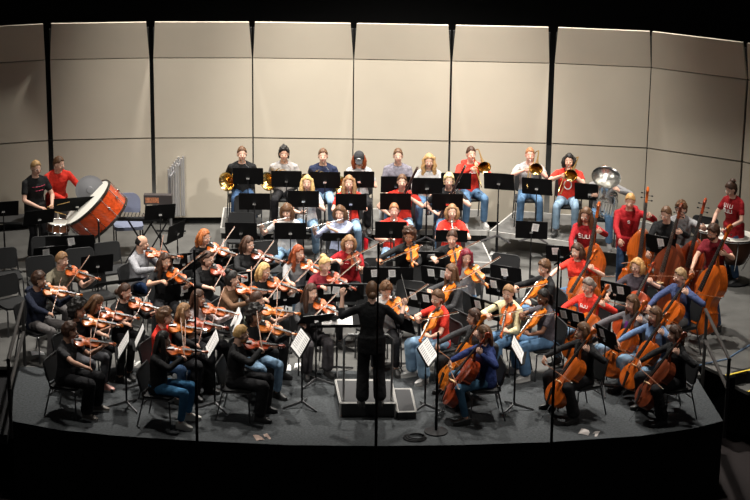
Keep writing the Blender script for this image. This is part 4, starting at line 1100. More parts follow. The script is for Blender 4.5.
fiddle('viola', 'violist in a bright red t-shirt and pale flared jeans', 437, 298, -58, 3, .25, droop=.48, top=(RED, 'short'), legs=(JL, 'wide'), hair=('pony', hB), skin=S1, female=True, shoe=WS)
fiddle('viola', 'violist in a cream cardigan and jeans', 508, 293, -46, 0, .35, droop=.48, top=(CRM, 'long'), legs=(JM, 'jeans'), hair=('short', hLB), skin=S1, shoe=WS)
fiddle('viola', 'violist in black with tousled brown hair and blue jeans', 544, 268, -72, 3, .55, droop=.48, top=(BLK, 'long'), legs=(JM, 'jeans'), hair=('messy', hB), skin=S1)
fiddle('viola', 'violist with tied-back black braids in a charcoal shirt', 543, 297, -72, 3, .25, droop=.48, top=((.07, .06, .07), 'short'), legs=(JM, 'wide'), hair=('braids', hBK), skin=S4, female=True, shoe=WS)
fiddle('violin', 'violinist in a charcoal t-shirt with shaggy dark hair, by the handrail', 70, 331, 72, 0, .85, top=(CHAR, 'short'), legs=(PB, 'wide'), hair=('messy', hDB), skin=S2, shoe=(.16, .14, .12), a=28)
fiddle('violin', 'violinist with long black hair, black sweater and blue jeans', 163, 340, 76, 0, .30, top=(BLK, 'long'), legs=((.05, .16, .30), 'slim'), hair=('long', hBK), skin=S1, female=True, shoe=(.6, .58, .54), a=28)
fiddle('violin', 'bearded blond violinist all in black', 241, 334, 80, 1, .25, top=(BLK, 'long'), legs=(PB, 'wide'), hair=('short', (.40, .24, .09)), skin=S1, beard=(.30, .13, .045), a=24)
# cellos
cellist('cellist in a dark top, chin over a large orange cello', 474, 317, -62, 3, .55, top=(CHAR, 'long'), legs=(PB, 'wide'), hair=('mid', hDB), skin=S1, female=True)
cellist('cellist in a royal blue sweater and jeans', 484, 334, -82, 1, .30, top=(BLUE, 'loose'), legs=((.05, .12, .20), 'slim'), hair=('mid', hB), skin=S1, female=True)
cellist('cellist in a black dress with a red-orange cello, nearest the stage edge', 583, 331, -62, 0, .60, top=(BLK, 'long'), legs=(PB, 'wide'), hair=('mid', hB), skin=S1, female=True, head=(-.3, .12, 0))
cellist('cellist in a red t-shirt with dark brown hair', 577, 251, -38, 0, .62, side=.22, top=(RED, 'short'), legs=(JM, 'jeans'), hair=('mid', hDB), skin=S1, female=True)
cellist('cellist in a red sweatshirt with greying hair', 588, 286, -40, 0, .62, side=.22, top=(RED, 'long'), legs=(JL, 'jeans'), hair=('lowbun', hGR), skin=S1, female=True, pr=('SUU', WHITEP, .37, .04))
cellist('older cellist with wavy blond hair and dark cardigan', 637, 266, -34, 1, .60, side=.17, top=((.05, .04, .05), 'mid'), legs=(PB, 'slim'), hair=('mid', (.46, .25, .09)), skin=S1, female=True, glasses=True)
cellist('cellist in a navy zip jacket with short fair hair', 680, 276, -58, 0, .35, top=((.05, .07, .16), 'long'), legs=(PG, 'slim'), hair=('short', (.34, .22, .11)), skin=S1)
cellist('cellist in a grey cardigan over a purple shirt', 632, 303, -52, 0, .75, top=((.12, .11, .12), 'long'), legs=(JL, 'jeans'), hair=('long', hB), skin=S1, female=True, pr=('I', mat('purple_shirt', (.17, .03, .26), .8), .16, .26))
cellist('cellist in a blue sweater bowing low', 655, 315, -56, 0, .60, top=((.12, .19, .33), 'long'), legs=(JL, 'jeans'), hair=('long', hB), skin=S1, female=True)
cellist('cellist all in black beside the cello-side handrail', 675, 334, -70, 2, .40, top=(BLK, 'long'), legs=(PB, 'wide'), hair=('mid', hDB), skin=S1, female=True)
# double basses
bassist('bassist in a red hoodie with long brown hair', 586, 215, -20, 0, .4, hood=True, top=(DRED, 'long'), legs=(JM, 'jeans'), hair=('long', hB), skin=S1, female=True, pr=('SUU', WHITEP, .33, .055), side=.08, ex=.13)
bassist('bassist in a red hoodie with sandy blond hair', 630, 201, -8, 0, .45, hood=True, top=(DRED, 'long'), legs=(JD, 'jeans'), hair=('short', (.42, .23, .08)), skin=S1, pr=('S', WHITEP, .33, .04), side=.06, ex=.16)
bassist('bassist in a dark shirt with glasses', 666, 214, -30, 2, .45, top=(BLK, 'long'), legs=(PB, 'slim'), hair=('short', hB), skin=S1, glasses=True, side=.14, ex=.12)
bassist('bassist with curly brown hair behind a bass neck', 681, 209, -20, 1, .4, top=(GREY, 'short'), legs=(PB, 'slim'), hair=('curly', hB), skin=S1, side=.16, ex=.14)
bassist('bearded bassist in a maroon t-shirt with glasses', 713, 232, -48, 0, .4, top=(MAR, 'short'), legs=(JD, 'jeans'), hair=('messy', hDB), skin=S2, glasses=True, beard=hDB, side=.22, back=.26, ex=.10)

# ---------------------------------------------------------------- percussion and conductor
def hands(l, r): return l, r
p1 = person('perc', 36, 168, R(42), 0, False, .04, 0, (-.1, .12, 0), dict(w=(.10, -.34, 1.02), f=(-.4, -.8, 0), n=(0, 0, -1), t=(-1, 0, 0), pole=(1, .2, -1)), dict(w=(-.13, -.32, 1.02), f=(.4, -.8, 0), n=(0, 0, -1), t=(1, 0, 0), pole=(-1, .2, -1)),
       top=(BLK, 'short'), legs=(PB, 'jeans'), hair=('short', (.40, .24, .10)), skin=S1, glasses=True, label='percussionist in a black t-shirt holding drumsticks', pr=('-----/---', PINKP, .36, .045))
for sgn, nm in ((1, 'upper'), (-1, 'lower')):
    e = empty('drumstick'); g = G(); g.tube([(0, 0, 0), (.32, 0, 0), (.38, 0, 0)], [.0075, .0065, .003], 8); g.ell((.388, 0, 0), (.010, .006, .006), n=8, m=5); g.build('shaft', mat('hickory', (.60, .36, .12), .5), e)
    e.matrix_world = wm(p1, ax((.55 if sgn > 0 else .75, -.75, .28 * sgn), (0, 0, 1), V((.0 if sgn > 0 else -.10, -.36, 1.01))))
    tag(e, '%s wooden drumstick held by the percussionist in black' % nm, 'drumstick', 'drumsticks')
p2 = person('perc', 59, 164, R(28), 0, False, .22, 0, (.5, .15, 0), dict(w=(.36, -.46, 1.18), f=(.5, -.9, -.1), n=(0, 0, -1), t=(-1, 0, 0), pole=(.6, .3, -1)), dict(w=(.02, -.42, 1.02), f=(.6, -.7, 0), n=(0, 0, -1), t=(.3, 0, 1), pole=(-1, .2, -1)),
       top=(RED, 'long'), legs=((.10, .09, .09), 'jeans'), hair=('short', hB), skin=S1, label='percussionist in a bright red shirt leaning on the bass drum', cat='person')
p3 = person('timp', 731, 189, R(-52), 0, False, .10, 0, (-.15, .45, 0), dict(w=(.14, -.30, 1.0), f=(-.6, -.7, -.2), n=(0, 0, -1), t=(-1, 0, 0), pole=(1, .3, -.8)), dict(w=(-.16, -.34, .98), f=(.3, -.8, -.2), n=(0, 0, -1), t=(1, 0, 0), pole=(-1, .2, -.8)),
       top=(DRED, 'short'), legs=(JD, 'jeans'), hair=('bun', hDB), skin=S1, female=True, label='percussionist in a red t-shirt standing at the timpani', pr=('UIU/SUU', WHITEP, .38, .055))
pod_z = .21
cond = person('conductor', 372, 291, R(184), pod_z, False, .02, 0, (0, .12, 0),
    dict(w=(.33, -.26, 1.42), f=(.15, -.25, 1), n=(.1, -1, .1), t=(-1, 0, .2), pole=(.9, .3, -1), curl=35) if False else dict(w=(.38, -.26, 1.46), f=(.0, -.2, 1), n=(-.4, -1, 0), t=(-1, 0, .3), pole=(.6, .3, -1.6), curl=45),
    dict(w=(-.44, -.30, 1.30), f=(-.5, -.4, .8), n=(.6, -.6, -.3), t=(.6, 0, .8), pole=(-.9, .1, -1.3), curl=60),
    top=(BLK, 'mid'), legs=(PB, 'wide'), hair=('lowbun', hB), skin=S1, label='conductor in black on the podium with raised arms', s=1.02, feet=((.12, .02), (-.12, .0)))
e = empty('baton'); g = G(); g.tube([(0, 0, 0), (.36, 0, 0)], [.003, .0014], 6); g.build('stick', WHITEP, e); g = G(); g.ell((0, 0, 0), (.025, .010, .010), n=8, m=6); g.build('handle', mat('cork', (.4, .24, .12), .7), e)
e.matrix_world = wm(cond, ax((.25, -.25, .95), (0, 0, 1), V((-.50, -.35, 1.37)))); tag(e, 'thin white baton in the raised hand of the conductor', 'baton')
# ---------------------------------------------------------------- podium
def podium():
    e = empty('podium', (0, 0, 0)); c = [P(340.5, 403, pod_z), P(395.5, 403.2, pod_z), P(391.5, 380.5, pod_z), P(335.5, 380, pod_z)]
    q = [(p.x, p.y) for p in c]
    G().prism(q, .02, pod_z - .006).build('body', mat('podium_black', (.02, .02, .022), .7), e, False)
    G().prism(q, pod_z - .006, pod_z).build('deck', mat('podium_carpet', (.05, .05, .052), .95, bump=(150, .6, .004)), e, False)
    g = G()
    for i in range(4):
        a, b = V((*q[i], pod_z)), V((*q[(i + 1) % 4], pod_z)); g.tube([a, b], .016, 4, False)
        g.tube([V((*q[i], .0)), V((*q[i], pod_z))], .015, 4, False)
    g.build('edge_trim', ALU, e, False)
    g = G(); a, b = c[0].lerp(c[3], .12), c[1].lerp(c[2], .12); a.x += .05; b.x -= .05
    zt = pod_z + .96
    g.tube([(a.x, a.y, pod_z), (a.x, a.y, zt - .06), (a.x + .06, a.y, zt), (b.x - .06, b.y, zt), (b.x, b.y, zt - .06), (b.x, b.y, pod_z)], .016, 8, False)
    g.build('guard_rail', mat('rail_grey', (.30, .30, .30), .35, .6), e)
    tag(e, 'black carpeted podium with metal edge and guard rail', 'podium')
    s_ = [P(398, 412, .11), P(416, 411.5, .11), P(411, 389, .11), P(393.5, 389, .11)]; q = [(p.x, p.y) for p in s_]
    e = empty('podium_step', (0, 0, 0)); G().prism(q, .0, .11).build('body', mat('podium_black', (.02, .02, .022), .7), e, False); g = G()
    for i in range(4): g.tube([V((*q[i], .11)), V((*q[(i + 1) % 4], .11))], .014, 4, False)
    g.build('edge_trim', ALU, e, False); tag(e, 'low metal-edged step beside the podium', 'step')
podium()

# ---------------------------------------------------------------- music stands
def S(px, py, h, z0, label, ref=.95, tilt=15, wide=False, cards=(), sh=False, fold=True, lift=.0):
    M = stand(px, py, R(h), z0, label, None, tilt, wide, ref)
    what = label.replace('black music stand ', '').replace('wide black music stand ', '').replace('wide ', '')
    if sh: sheet(M, 'open sheet music on the stand ' + what)
    for k, dx in enumerate(cards):
        if fold: folder(M, dx - .0, ('black folder on the stand ' if len(cards) == 1 else ('first black folder on the stand ', 'second black folder on the stand ')[k]) + what)
        card(M, dx, .05, ('white card on the stand ' if len(cards) == 1 else ('first white card on the stand ', 'second white card on the stand ')[k]) + what, rot=(-8, 6, 3)[(k + int(px)) % 3])
    return M
B = 'black music stand '
for a in [
    (248, 176, 0, ZB, B + 'before the black-shirted horn player', 1.0), (286.5, 179, 0, ZB, B + 'before the horn player in light grey', 0.96), (325, 180, 0, ZB, B + 'before the horn player in navy', 0.97),
    (359, 179.5, 0, ZB, B + 'before the capped horn player', 1.0), (396, 184.5, 0, ZB, B + 'before the person in the polo shirt', 0.93), (427, 186, 0, ZB, B + 'before the wavy blond trumpeter', 0.95),
    (456, 181, 0, ZB, B + 'before the trombonist in the red hoodie', 0.92), (499, 181.5, -12, ZB, B + 'standing alone between two trombonists', 1.0), (537, 186.5, -14, ZB, B + 'before the ginger trombonist', 0.92),
    (590, 192, -14, ZB, B + 'before the tuba', 0.96),
    (254.5, 201.5, 0, ZA, B + 'before the empty riser chair', 1.08), (303.5, 199, 0, ZA, B + 'before the blond clarinettist', 1.1), (351, 202, 0, ZA, B + 'before the clarinettist in red', 1.06),
    (395.5, 201.5, 0, ZA, B + 'before the bassoonist in red', 1.05), (447.5, 202, 0, ZA, B + 'before the platinum blond bassoonist', 1.05),
    (241, 231, 0, 0, B + 'before the empty flute chair', 1.02), (290.5, 231, 0, 0, B + 'before the flautist in white', 1.03), (391, 230, 0, 0, B + 'before the ginger oboist', 1.05)]:
    S(*a[:5], ref=a[5])
S(338.5, 237, 0, 0, B + 'laid flat before the flautist in blue', ref=.97, tilt=48); S(451.5, 236, 0, 0, B + 'before the straight-haired oboist', ref=.98, tilt=36)
S(531.5, 230, -6, 0, B + 'on tall pole beside the green bottle', ref=1.15, tilt=12, cards=(.06,)); 
S(562, 254, -10, 0, B + 'before the cellist in the red t-shirt', ref=.95, cards=(-.1,), tilt=20)
S(420, 260, -2, 0, 'wide ' + B + 'before the cloud-haired violist', cards=(-.05, .18), wide=True, ref=.86)
S(388, 276, 0, 0, 'wide ' + B + 'behind the hidden violist', cards=(-.2, .06), wide=True, ref=.86)
S(437, 276, -20, 0, B + 'before the burgundy-haired violist', cards=(-.09, .11), ref=.82)
S(421, 300, -30, 0, B + 'before the centre-parted violist', cards=(-.12, .09), ref=.78)
S(321, 272, 4, 0, B + 'before the topknot violinist in maroon', cards=(-.05,), ref=.84)
S(338, 293, 2, 0, 'wide ' + B + 'behind the very-long-haired violinist', cards=(-.16, -.03), wide=True, ref=.86)
S(222, 258, 14, 0, 'wide ' + B + 'before the copper-haired violinist', cards=(-.15, .12), wide=True, ref=.84)
S(183, 262, 20, 0, B + 'before the balding violinist', cards=(-.10, .12), ref=.84)
S(241, 281, 20, 0, B + 'before the violinist in the black v-neck', cards=(.05,), ref=.8)
S(181, 292, 24, 0, B + 'before the wavy dark-haired violinist', cards=(.05,), ref=.74)
S(284, 297, 24, 0, 'wide ' + B + 'before the red-haired violinist', cards=(-.12, .12), wide=True, ref=.8)
S(316, 319, 20, 0, B + 'before the very-long-haired violinist', sh=True, ref=.98, tilt=50)
S(506, 275, -24, 0, B + 'over the empty viola chairs', cards=(-.02,), ref=.86)
S(500, 288, -30, 0, B + 'before the violist in cream', cards=(-.10,), ref=.8)
S(485, 309, -40, 0, B + 'before the cellist in the dark top', cards=(-.12, .06), ref=.84)
S(571, 319, -40, 0, B + 'before the grey-haired cellist', cards=(-.12, .09), ref=.8)
S(616, 292, -32, 0, B + 'before the blond older cellist', cards=(-.12, .08), ref=.86)
S(661, 245, -32, 0, 'wide ' + B + 'before the dark-shirted bassist', cards=(0,), ref=1.22)
S(607, 338, -60, 0, B + 'beside the black-dress cellist', cards=(-.10,), ref=.8)
S(517, 350, -97, 0, B + 'before the braided violist', sh=True, ref=.88, tilt=30)
S(427, 352, -108, 0, B + 'before the royal blue cellist', sh=True, ref=.86, tilt=32)
S(301, 343, 108, 0, B + 'before the bearded violinist', sh=True, ref=.95, tilt=30)
S(213, 344, 99, 0, B + 'before the black-haired violinist in jeans', sh=True, ref=.95, tilt=30)
S(237, 322, 100, 0, B + 'before the lace-bloused violinist', cards=(-.1, .12), ref=.86, tilt=24)
S(124, 345, 97, 0, B + 'before the shaggy-haired violinist', sh=True, ref=.92, tilt=30)
S(140, 336, 100, 0, B + 'before the mop-haired violinist', cards=(0,), ref=.8, tilt=24)
S(97, 264, 20, 0, B + 'behind the violinist in khaki', ref=.88, tilt=14); S(70, 244, 10, 0, 'wide ' + B + 'below the bass drum', wide=True, cards=(.02,), ref=.84)
S(49, 254, 20, 0, B + 'over the chair by the standing percussionist', cards=(-.05,), ref=.74, tilt=26)
S(120, 282, 24, 0, 'wide ' + B + 'laid almost flat by the balding violinist', wide=True, ref=.72, tilt=62)
S(39, 217, 24, 0, B + 'before the percussionist in black', ref=1.0, tilt=28); S(77, 204, 16, 0, B + 'before the white bass drum head', ref=1.05, tilt=30, wide=True)
S(3, 209, 16, 0, B + 'at the far end of the percussion', ref=1.05, tilt=24); S(160, 212, 16, 0, B + 'before the chimes', ref=1.0, tilt=24)
S(176, 232, 62, 0, B + 'tipped sideways below the chimes', ref=.62, tilt=10); S(337, 320, 184, 0, 'wide ' + B + 'of the conductor holding an open score', ref=.80, tilt=66, wide=True, sh=True)
S(400, 322, -40, 0, B + 'low behind the conductor arm', ref=.72, tilt=20)

# ---------------------------------------------------------------- empty chairs (seat centre pixels, by the backrest)
def EC(px, py, h, label, z=0.0):
    hr = R(h); p = P(px, py, z + .66); chair(p.x + .21 * math.sin(hr), p.y - .21 * math.cos(hr) * 1, z, hr, label, 'empty black orchestra chairs')
for a in [(46, 246, 15, 'empty chair before the standing percussionist'), (3, 258, 20, 'empty chair at the end of the violins, next to the frame'), (41, 266, 20, 'empty chair behind the navy-vested violinist'),
          (80, 258, 20, 'empty chair behind the khaki violinist'), (107, 252, 25, 'empty chair below the bass drum foot'), (92, 278, 30, 'empty chair beside the khaki violinist'), (6, 285, 40, 'empty chair with a bare seat near the handrail'),
          (264, 251, 15, 'empty chair behind the dark-violin player'), (356, 294, 0, 'empty chair at the conductor raised hand'), (378, 268, 0, 'empty chair behind the hidden violist'), (410, 291, -14, 'empty chair between the conductor and the violists'), (422, 277, -14, 'empty chair behind two violist stands'),
          (505, 264, -20, 'empty chair by the riser corner'), (458, 322, -55, 'empty chair beside the bright red violist'), (535, 288, -60, 'empty chair behind the cream cardigan violist'),
          (372, 306, 0, 'empty chair at the conductor elbow'), (704, 226, -30, 'empty chair under the standing timpanist')]:
    EC(*a)
EC(248, 205, 0, 'empty chair on the low riser beside the clarinets', ZA); EC(242, 222, 0, 'empty chair in the flute row')
# blue upholstered chair
e = empty('upholstered_chair'); bl = mat('blue_grey_upholstery', (.17, .19, .27), .9, bump=(150, .4, .003))
g = G(); g.prism(rrect(.48, .46, .1), .43, .49); g.build('seat', bl, e)
g = G(); Mb = Matrix.Translation((0, .22, .74)) @ Matrix.Rotation(R(80), 4, 'X'); g.prism(rrect(.47, .40, .15, 6), -.02, .02, Mb); g.build('backrest', bl, e)
for sx in (-1, 1):
    for y in (-.2, .22): G().tube([(sx * .22, y, 0), (sx * .22, y, .43)] + ([(sx * .22, y + .01, .70)] if y > 0 else []), .012, 7, False).build('leg', BLACKM, e)
p = P(129, 204, .76); e.location = (p.x, p.y - .2, 0); e.rotation_euler.z = R(12); tag(e, 'blue-grey upholstered chair beside the bass drum', 'chair')

# ---------------------------------------------------------------- percussion
def drum_side(g, r, hgt, Mt, n=40): g.lathe([(r, 0), (r, hgt)], n, Mt)
e = empty('bass_drum')
bd = P(96, 211, .92); ph = V((-.66, -.13, .74)).normalized()
X = V((0, 0, 1)).cross(ph).normalized(); Y = ph.cross(X); Md = frame(bd, X, Y, ph); rr_, hg_ = .48, .42
wood = mat('bass_drum_red_wood', (.44, .055, .012), .22, var=.35, vscale=5, coat=.7, wood=True)
drum_side(g := G(Md @ Matrix.Translation((0, 0, -hg_ / 2))), rr_, hg_, Matrix.Identity(4)); g.build('shell', wood, e)
hm = mat('drum_head_white', (.70, .68, .62), .6)
for z, nm in ((hg_ / 2, 'batter_head'), (-hg_ / 2, 'resonant_head')):
    g = G(Md); g.lathe([(.001, z), (rr_ * .99, z), (rr_ * .99, z - .005 * (1 if z > 0 else -1)), (.001, z - .005 * (1 if z > 0 else -1))], 40); g.build(nm, hm, e)
    g = G(Md); g.tube([(rr_ * 1.015 * math.cos(2 * math.pi * k / 40), rr_ * 1.015 * math.sin(2 * math.pi * k / 40), z * .96) for k in range(41)], [(.014, .024)] * 41, 8, False); g.build('hoop', mat('hoop_black', (.02, .015, .012), .3), e)
for k in range(12):
    a = 2 * math.pi * k / 12; c, s_ = math.cos(a), math.sin(a)
    g = G(Md); g.tube([(rr_ * 1.05 * c, rr_ * 1.05 * s_, -hg_ / 2), (rr_ * 1.05 * c, rr_ * 1.05 * s_, hg_ / 2)], .006, 6, False)
    g.ell((rr_ * 1.04 * c, rr_ * 1.04 * s_, 0), (.022, .022, .03), n=8, m=6); g.build('tension_rod', CHROME, e)
g = G()
for sx in (-1, 1):
    m0 = bd + X * (sx * .56); g.tube([m0, (m0.x, m0.y, .10)], .016, 8, False); g.tube([(m0.x - .25, m0.y - .3, .03), (m0.x, m0.y, .12), (m0.x + .25, m0.y + .3, .03)], .014, 8, False)
g.tube([bd + X * -.56 - V((0, 0, bd.z - .12)), bd + X * .56 - V((0, 0, bd.z - .12))], .014, 8, False); g.build('tilting_stand', BLACKM, e)
tag(e, 'large red wooden bass drum tilted on its stand', 'bass drum')
# grey cymbal on its own stand by the bass drum head
e = empty('hanging_cymbal'); q = P(91, 188, 1.22) + V((0, -.12, 0))
g = G(frame(q, (1, 0, 0), (0, .35, .94), V((0, -.94, .35)))); g.lathe([(.001, .03), (.05, .028), (.07, .008), (.24, 0), (.24, -.003), (.05, .02), (.001, .024)], 36); g.build('cymbal_plate', mat('tarnished_grey_bronze', (.17, .17, .18), .5, .4), e)
rod((q.x, q.y + .02, 0), (q.x, q.y + .02, q.z), .010).build('stand_pole', BLACKM, e)
for k in range(3): a = R(120 * k); G().tube([(q.x, q.y + .02, .22), (q.x + .28 * math.cos(a), q.y + .02 + .28 * math.sin(a), .01)], .008, 6, False).build('leg', BLACKM, e)
tag(e, 'grey round cymbal hung behind the bass drum head', 'cymbal')
# snare drum
e = empty('snare_drum'); q = P(58, 222, .78); Ms = Matrix.Translation(q) @ Matrix.Rotation(R(4), 4, 'Y')
g = G(Ms); drum_side(g, .178, .13, Matrix.Translation((0, 0, -.13)), 30); g.build('shell', mat('snare_walnut', (.20, .07, .03), .3, var=.3, coat=.4), e)
g = G(Ms); g.lathe([(.001, .004), (.178, .004), (.178, 0), (.001, 0)], 30); g.build('batter_head', hm, e)
for z in (0, -.13): g = G(Ms); g.tube([(.186 * math.cos(2 * math.pi * k / 30), .186 * math.sin(2 * math.pi * k / 30), z) for k in range(31)], .008, 6, False); g.build('hoop', CHROME, e)
for k in range(10): a = 2 * math.pi * k / 10; g = G(Ms); g.tube([(.19 * math.cos(a), .19 * math.sin(a), -.13), (.19 * math.cos(a), .19 * math.sin(a), 0)], .005, 5, False); g.build('lug', CHROME, e)
rod((q.x, q.y, .1), (q.x, q.y, q.z - .14), .014).build('stand_pole', CHROME, e)
for k in range(3): a = R(90 + 120 * k); G().tube([(q.x, q.y, .35), (q.x + .25 * math.cos(a), q.y + .25 * math.sin(a), .01)], .010, 6, False).build('leg', CHROME, e)
tag(e, 'walnut snare drum on a chrome stand', 'snare drum')
# tubular bells
e = empty('tubular_bells'); q = P(181, 226, 0); n_t = 9; dv = V((.32, .95, 0)).normalized()
for k in range(n_t):
    for row in (0, 1):
        if row and k in (2, 6): continue
        o = q + dv * (-.36 + .085 * k + .04 * row) + V((-.05 + .10 * row, 0, 0)); z1 = 1.12 + .020 * k + .05 * row
        g = G(); g.tube([(o.x, o.y, .06 + .03 * (8 - k)), (o.x, o.y, z1)], .019, 10, False); g.build('bell_tube', mat('chime_chrome', (.8, .8, .82), .38, .85), e)
for s_ in (-1, 1):
    o = q + dv * (.42 * s_); rod((o.x, o.y, .05), (o.x, o.y, 1.12 + .12 * s_), .022).build('frame_post', mat('chime_frame_grey', (.25, .25, .26), .4, .6), e)
    g = G(); g.tube([(o.x - .25, o.y, .04), (o.x + .25, o.y, .04)], .018, 8, False); g.build('foot', BLACKM, e)
a_, b_ = q + dv * -.42, q + dv * .42
g = G(); g.tube([(a_.x, a_.y, 1.0), (b_.x, b_.y, 1.24)], .022, 8, False); g.build('frame_bar', mat('chime_frame_grey', (.25, .25, .26), .4, .6), e)
g = G(); g.tube([(b_.x + .08 * math.cos(t_), b_.y, 1.33 + .085 * math.sin(t_)) for t_ in [k * .449 for k in range(15)]], .012, 6, False); g.build('damper_ring', CHROME, e)
tag(e, 'tall silver tubular bells on a rolling frame', 'tubular bells')
# dark case on a folding stand with a small printed panel
e = empty('percussion_case'); q = P(158, 199, 1.0)
g = G(); g.box((q.x, q.y, q.z), (.46, .12, .16)); g.build('case_body', mat('case_dark', (.035, .028, .028), .6), e, False)
g = G(); g.box((q.x - .09, q.y - .062, q.z - .005), (.22, .004, .09)); g.build('front_panel', mat('panel_orange_print', (.35, .13, .06), .6, var=.8, vscale=30), e, False)
g = G(); g.tube([(q.x - .2, q.y, 0.02), (q.x + .2, q.y, .70)], .014, 6, False); g.tube([(q.x + .2, q.y, 0.02), (q.x - .2, q.y, .70)], .014, 6, False); g.tube([(q.x - .2, q.y, .70), (q.x - .2, q.y, .92)], .012, 6, False); g.tube([(q.x + .2, q.y, .70), (q.x + .2, q.y, .92)], .012, 6, False); g.build('folding_stand', BLACKM, e)
tag(e, 'dark percussion case on a crossed folding stand', 'case')
e = empty('keyboard_percussion'); q = P(140, 217, .78)
g = G(); g.box((q.x, q.y, .78), (.75, .30, .05)); g.build('frame', BLACKM, e, False)
for k in range(12): g = G(); g.box((q.x - .34 + .06 * k, q.y, .815), (.045, .26 - .008 * k, .012)); g.build('tone_bar', CHROME, e, False)
for sx in (-1, 1): g = G(); g.tube([(q.x - .25 * sx, q.y - .1, .01), (q.x + .25 * sx, q.y + .1, .76)], .014, 6, False); g.build('leg', BLACKM, e)
tag(e, 'bell lyre keyboard with metal bars on crossed legs', 'glockenspiel')
# black percussion table and box on the far side
e = empty('percussion_table'); q = P(14, 219, .72); g = G(); g.box((q.x, q.y, .72), (.85, .45, .035)); g.build('table_top', mat('table_black', (.02, .02, .02), .6), e, False)
for sx in (-1, 1):
    for sy in (-1, 1): rod((q.x + .38 * sx, q.y + .18 * sy, 0), (q.x + .38 * sx, q.y + .18 * sy, .71), .015).build('leg', BLACKM, e)
tag(e, 'low black percussion table by the percussionist in black', 'table')
e = empty('speaker_case'); q = P(21, 223, 0); g = G(); g.box((q.x, q.y, .36), (.20, .22, .72)); g.build('cabinet', mat('case_dark2', (.03, .03, .032), .6, bump=(60, .4, .003)), e, False); g = G(); g.box((q.x, q.y - .115, .45), (.16, .01, .4)); g.build('grille', BLACKM, e, False)
tag(e, 'tall black cabinet against the shell behind the percussionist', 'cabinet')
# timpani and small drum at the double basses
def timpani(px, py, z, r, label):
    e = empty('timpani'); q = P(px, py, z)
    g = G(Matrix.Translation(q)); g.lathe([(.02, -.50), (r * .55, -.44), (r * .85, -.28), (r * .97, -.10), (r, 0)], 36); g.build('kettle', mat('kettle_copper', (.09, .04, .025), .35, .8), e)
    g = G(Matrix.Translation(q)); g.lathe([(.001, .012), (r * .985, .012), (r, .0), (.001, -.001)], 36); g.build('drum_head', hm, e)
    g = G(); g.tube([q + V((r * 1.03 * math.cos(2 * math.pi * k / 36), r * 1.03 * math.sin(2 * math.pi * k / 36), -.005)) for k in range(37)], [(.010, .018)] * 37, 6, False); g.build('counter_hoop', CHROME, e)
    for k in range(8): a = 2 * math.pi * k / 8; G().tube([q + V((r * 1.05 * math.cos(a), r * 1.05 * math.sin(a), .0)), q + V((r * 1.05 * math.cos(a), r * 1.05 * math.sin(a), -.16)), q + V((r * .5 * math.cos(a), r * .5 * math.sin(a), -.55))], .008, 6, False).build('strut', CHROME, e)
    rod((q.x, q.y, .05), (q.x, q.y, q.z - .45), .05).build('pedestal', BLACKM, e); g = G(Matrix.Translation((q.x, q.y, 0))); g.lathe([(.28, 0), (.28, .03), (.06, .08)], 20, close=True); g.build('base', BLACKM, e)
    tag(e, label, 'timpani', 'timpani'); return e
timpani(735, 236, .78, .33, 'kettledrum with white head nearest the bearded bassist'); timpani(709, 229, .80, .20, 'smaller kettledrum behind the bearded bassist')

# ---------------------------------------------------------------- microphone stands
def mic_stand(px, ptop, Y, z0, label, pbase=None, boom=False):
    p = P(px, pbase, 0) if pbase else V((0, 0, 0))
    if not pbase:
        # stands on the house floor in front of the stage
        lo = ray(px, 400); t = (Y - CAM.y) / lo.y; p = CAM + lo * t
    zt = Zof(V((p.x, p.y, 0)), ptop)
    e = empty('microphone_stand'); rod((p.x, p.y, z0 + .02), (p.x, p.y, z0 + (zt - z0) * .55), .020).build('lower_pole', BLACKM, e)
    rod((p.x, p.y, z0 + (zt - z0) * .5), (p.x, p.y, zt - .12), .013).build('upper_pole', BLACKM, e)
    g = G(Matrix.Translation((p.x, p.y, z0))); g.lathe([(.16, 0), (.16, .018), (.03, .035)], 28, close=True); g.build('round_base', BLACKM, e)
    g = G(); g.tube([(p.x, p.y, zt - .15), (p.x, p.y, zt - .05), (p.x, p.y, zt)], [.014, .020, .016], 10); g.build('microphone', mat('mic_body', (.05, .05, .055), .35, .6), e)
    if boom: G().tube([(p.x - .05, p.y, zt - .20), (p.x + .16, p.y + .02, zt - .05)], .012, 8).build('boom_arm', BLACKM, e)
    tag(e, label, 'microphone stand', 'microphone stands'); return e
YP = P(375, 446).y - .35
mic_stand(196.5, 250, YP, -1.1, 'tall black microphone stand before the violins', boom=True)
mic_stand(376.5, 244, YP - .05, -1.1, 'tall black microphone stand in line with the conductor')
mic_stand(553, 250, YP, -1.1, 'tall black microphone stand before the cellos', boom=True)
mic_stand(436, 333, 0, 0, 'short microphone stand with round base near the podium', pbase=432)

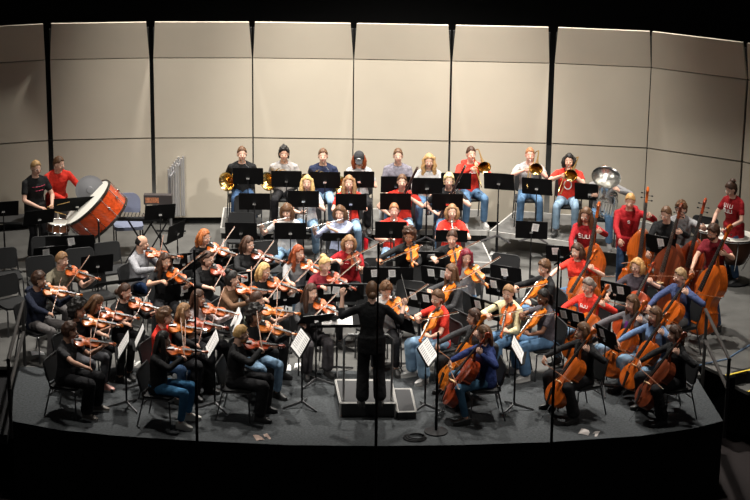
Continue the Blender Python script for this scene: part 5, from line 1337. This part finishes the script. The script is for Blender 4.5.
# ---------------------------------------------------------------- bottles, papers, cable
def bottle(px, py, z, col, label, h_=.24, cap=(.02, .02, .02)):
    e = empty('water_bottle'); p = P(px, py, z)
    g = G(Matrix.Translation((p.x, p.y, z))); g.lathe([(.034, 0), (.036, .01), (.036, h_ * .8), (.024, h_ * .88)], 18, close=True); g.build('flask', mat('bottle_%d' % int(px), col, .35), e)
    g = G(Matrix.Translation((p.x, p.y, z + h_ * .88))); g.lathe([(.026, 0), (.026, h_ * .1), (.012, h_ * .12), (.012, h_ * .16)], 14, close=True); g.build('cap', mat('cap_%d' % int(px), cap, .4), e)
    tag(e, label, 'water bottle', 'water bottles')
bottle(366, 249, ZA, (.55, .01, .02), 'bright red water bottle standing on the low riser'); bottle(537.5, 223.5, ZB, (.12, .17, .13), 'sage green water bottle at the trombonist feet', .26)
bottle(365, 223, ZB, (.03, .03, .03), 'black bottle with orange cap between riser rows', .22, (.7, .16, .02)); bottle(381, 219, ZB, (.55, .56, .58), 'clear plastic bottle beside the bassoonist', .22, (.6, .6, .6)); bottle(345, 241, ZA, (.45, .45, .46), 'pale grey bottle behind the flautist in blue', .2)
def loose(px, py, z, rot, col, label, wd=.30, ht=.215):
    p = P(px, py, z); g = G(); n = 5; vs = []; fs = []
    for i in range(n + 1):
        for j in range(2): vs.append(((i / n - .5) * wd, (j - .5) * ht, .004 + .010 * math.sin(i * 1.3 + j)))
    k = len(vs); vs += [(a, b, c - .002) for a, b, c in vs]
    for i in range(n): a = i * 2; fs += [(a, a + 2, a + 3, a + 1), (k + a, k + a + 1, k + a + 3, k + a + 2)]
    g.add(vs, fs); o = g.build('paper_sheet', mat('paper_%d' % int(px), col, .8)); o.location = (p.x, p.y, z); o.rotation_euler.z = R(rot); tag(o, label, 'paper', 'papers on the floor')
loose(262, 437.5, 0, 20, (.34, .24, .20), 'brownish paper lying at the stage front edge', .20, .18); loose(589, 433, 0, -20, (.42, .38, .36), 'crumpled pale paper on the carpet before the cellos', .26, .18)
loose(290, 367, 0, 0, PAPER.node_tree.nodes['Principled BSDF'].inputs[0].default_value[:3], 'white paper on the floor under the front violins', .34, .3); loose(43, 353, 0, 15, (.7, .7, .72), 'white plastic bag on the floor near the handrail', .34, .16); loose(133, 363, 0, -20, (.6, .6, .58), 'white page below the mop-haired violinist', .18, .2); loose(540, 233 + 22, 0, 10, (.6, .6, .6), 'pale booklet on the floor below the riser wing', .3, .2)
loose(498, 254, 0, -12, (.6, .6, .6), 'pale sheet on the floor at the riser corner', .26, .18)
e = empty('cable_coil'); p = P(415, 438.5)
for k in range(3): G().tube([(p.x + (.15 - .02 * k) * math.cos(a) + .01 * k, p.y + (.13 - .02 * k) * math.sin(a), .012 + .012 * k) for a in [j * .3 for j in range(22)]], .009, 6, False).build('cable_loop', BLACKM, e)
tag(e, 'coiled black cable on the carpet beside the short microphone stand', 'cable')
g = G(); c0 = [P(x, y, .01) for x, y in ((696, 366), (712, 362), (727, 359), (738, 352), (750, 345))]; g.tube(c0, .012, 6, False); o = g.build('floor_cable', mat('cable_blue', (.10, .16, .26), .5)); tag(o, 'blue-grey cable on the floor beyond the handrail', 'cable')
finish_pending()
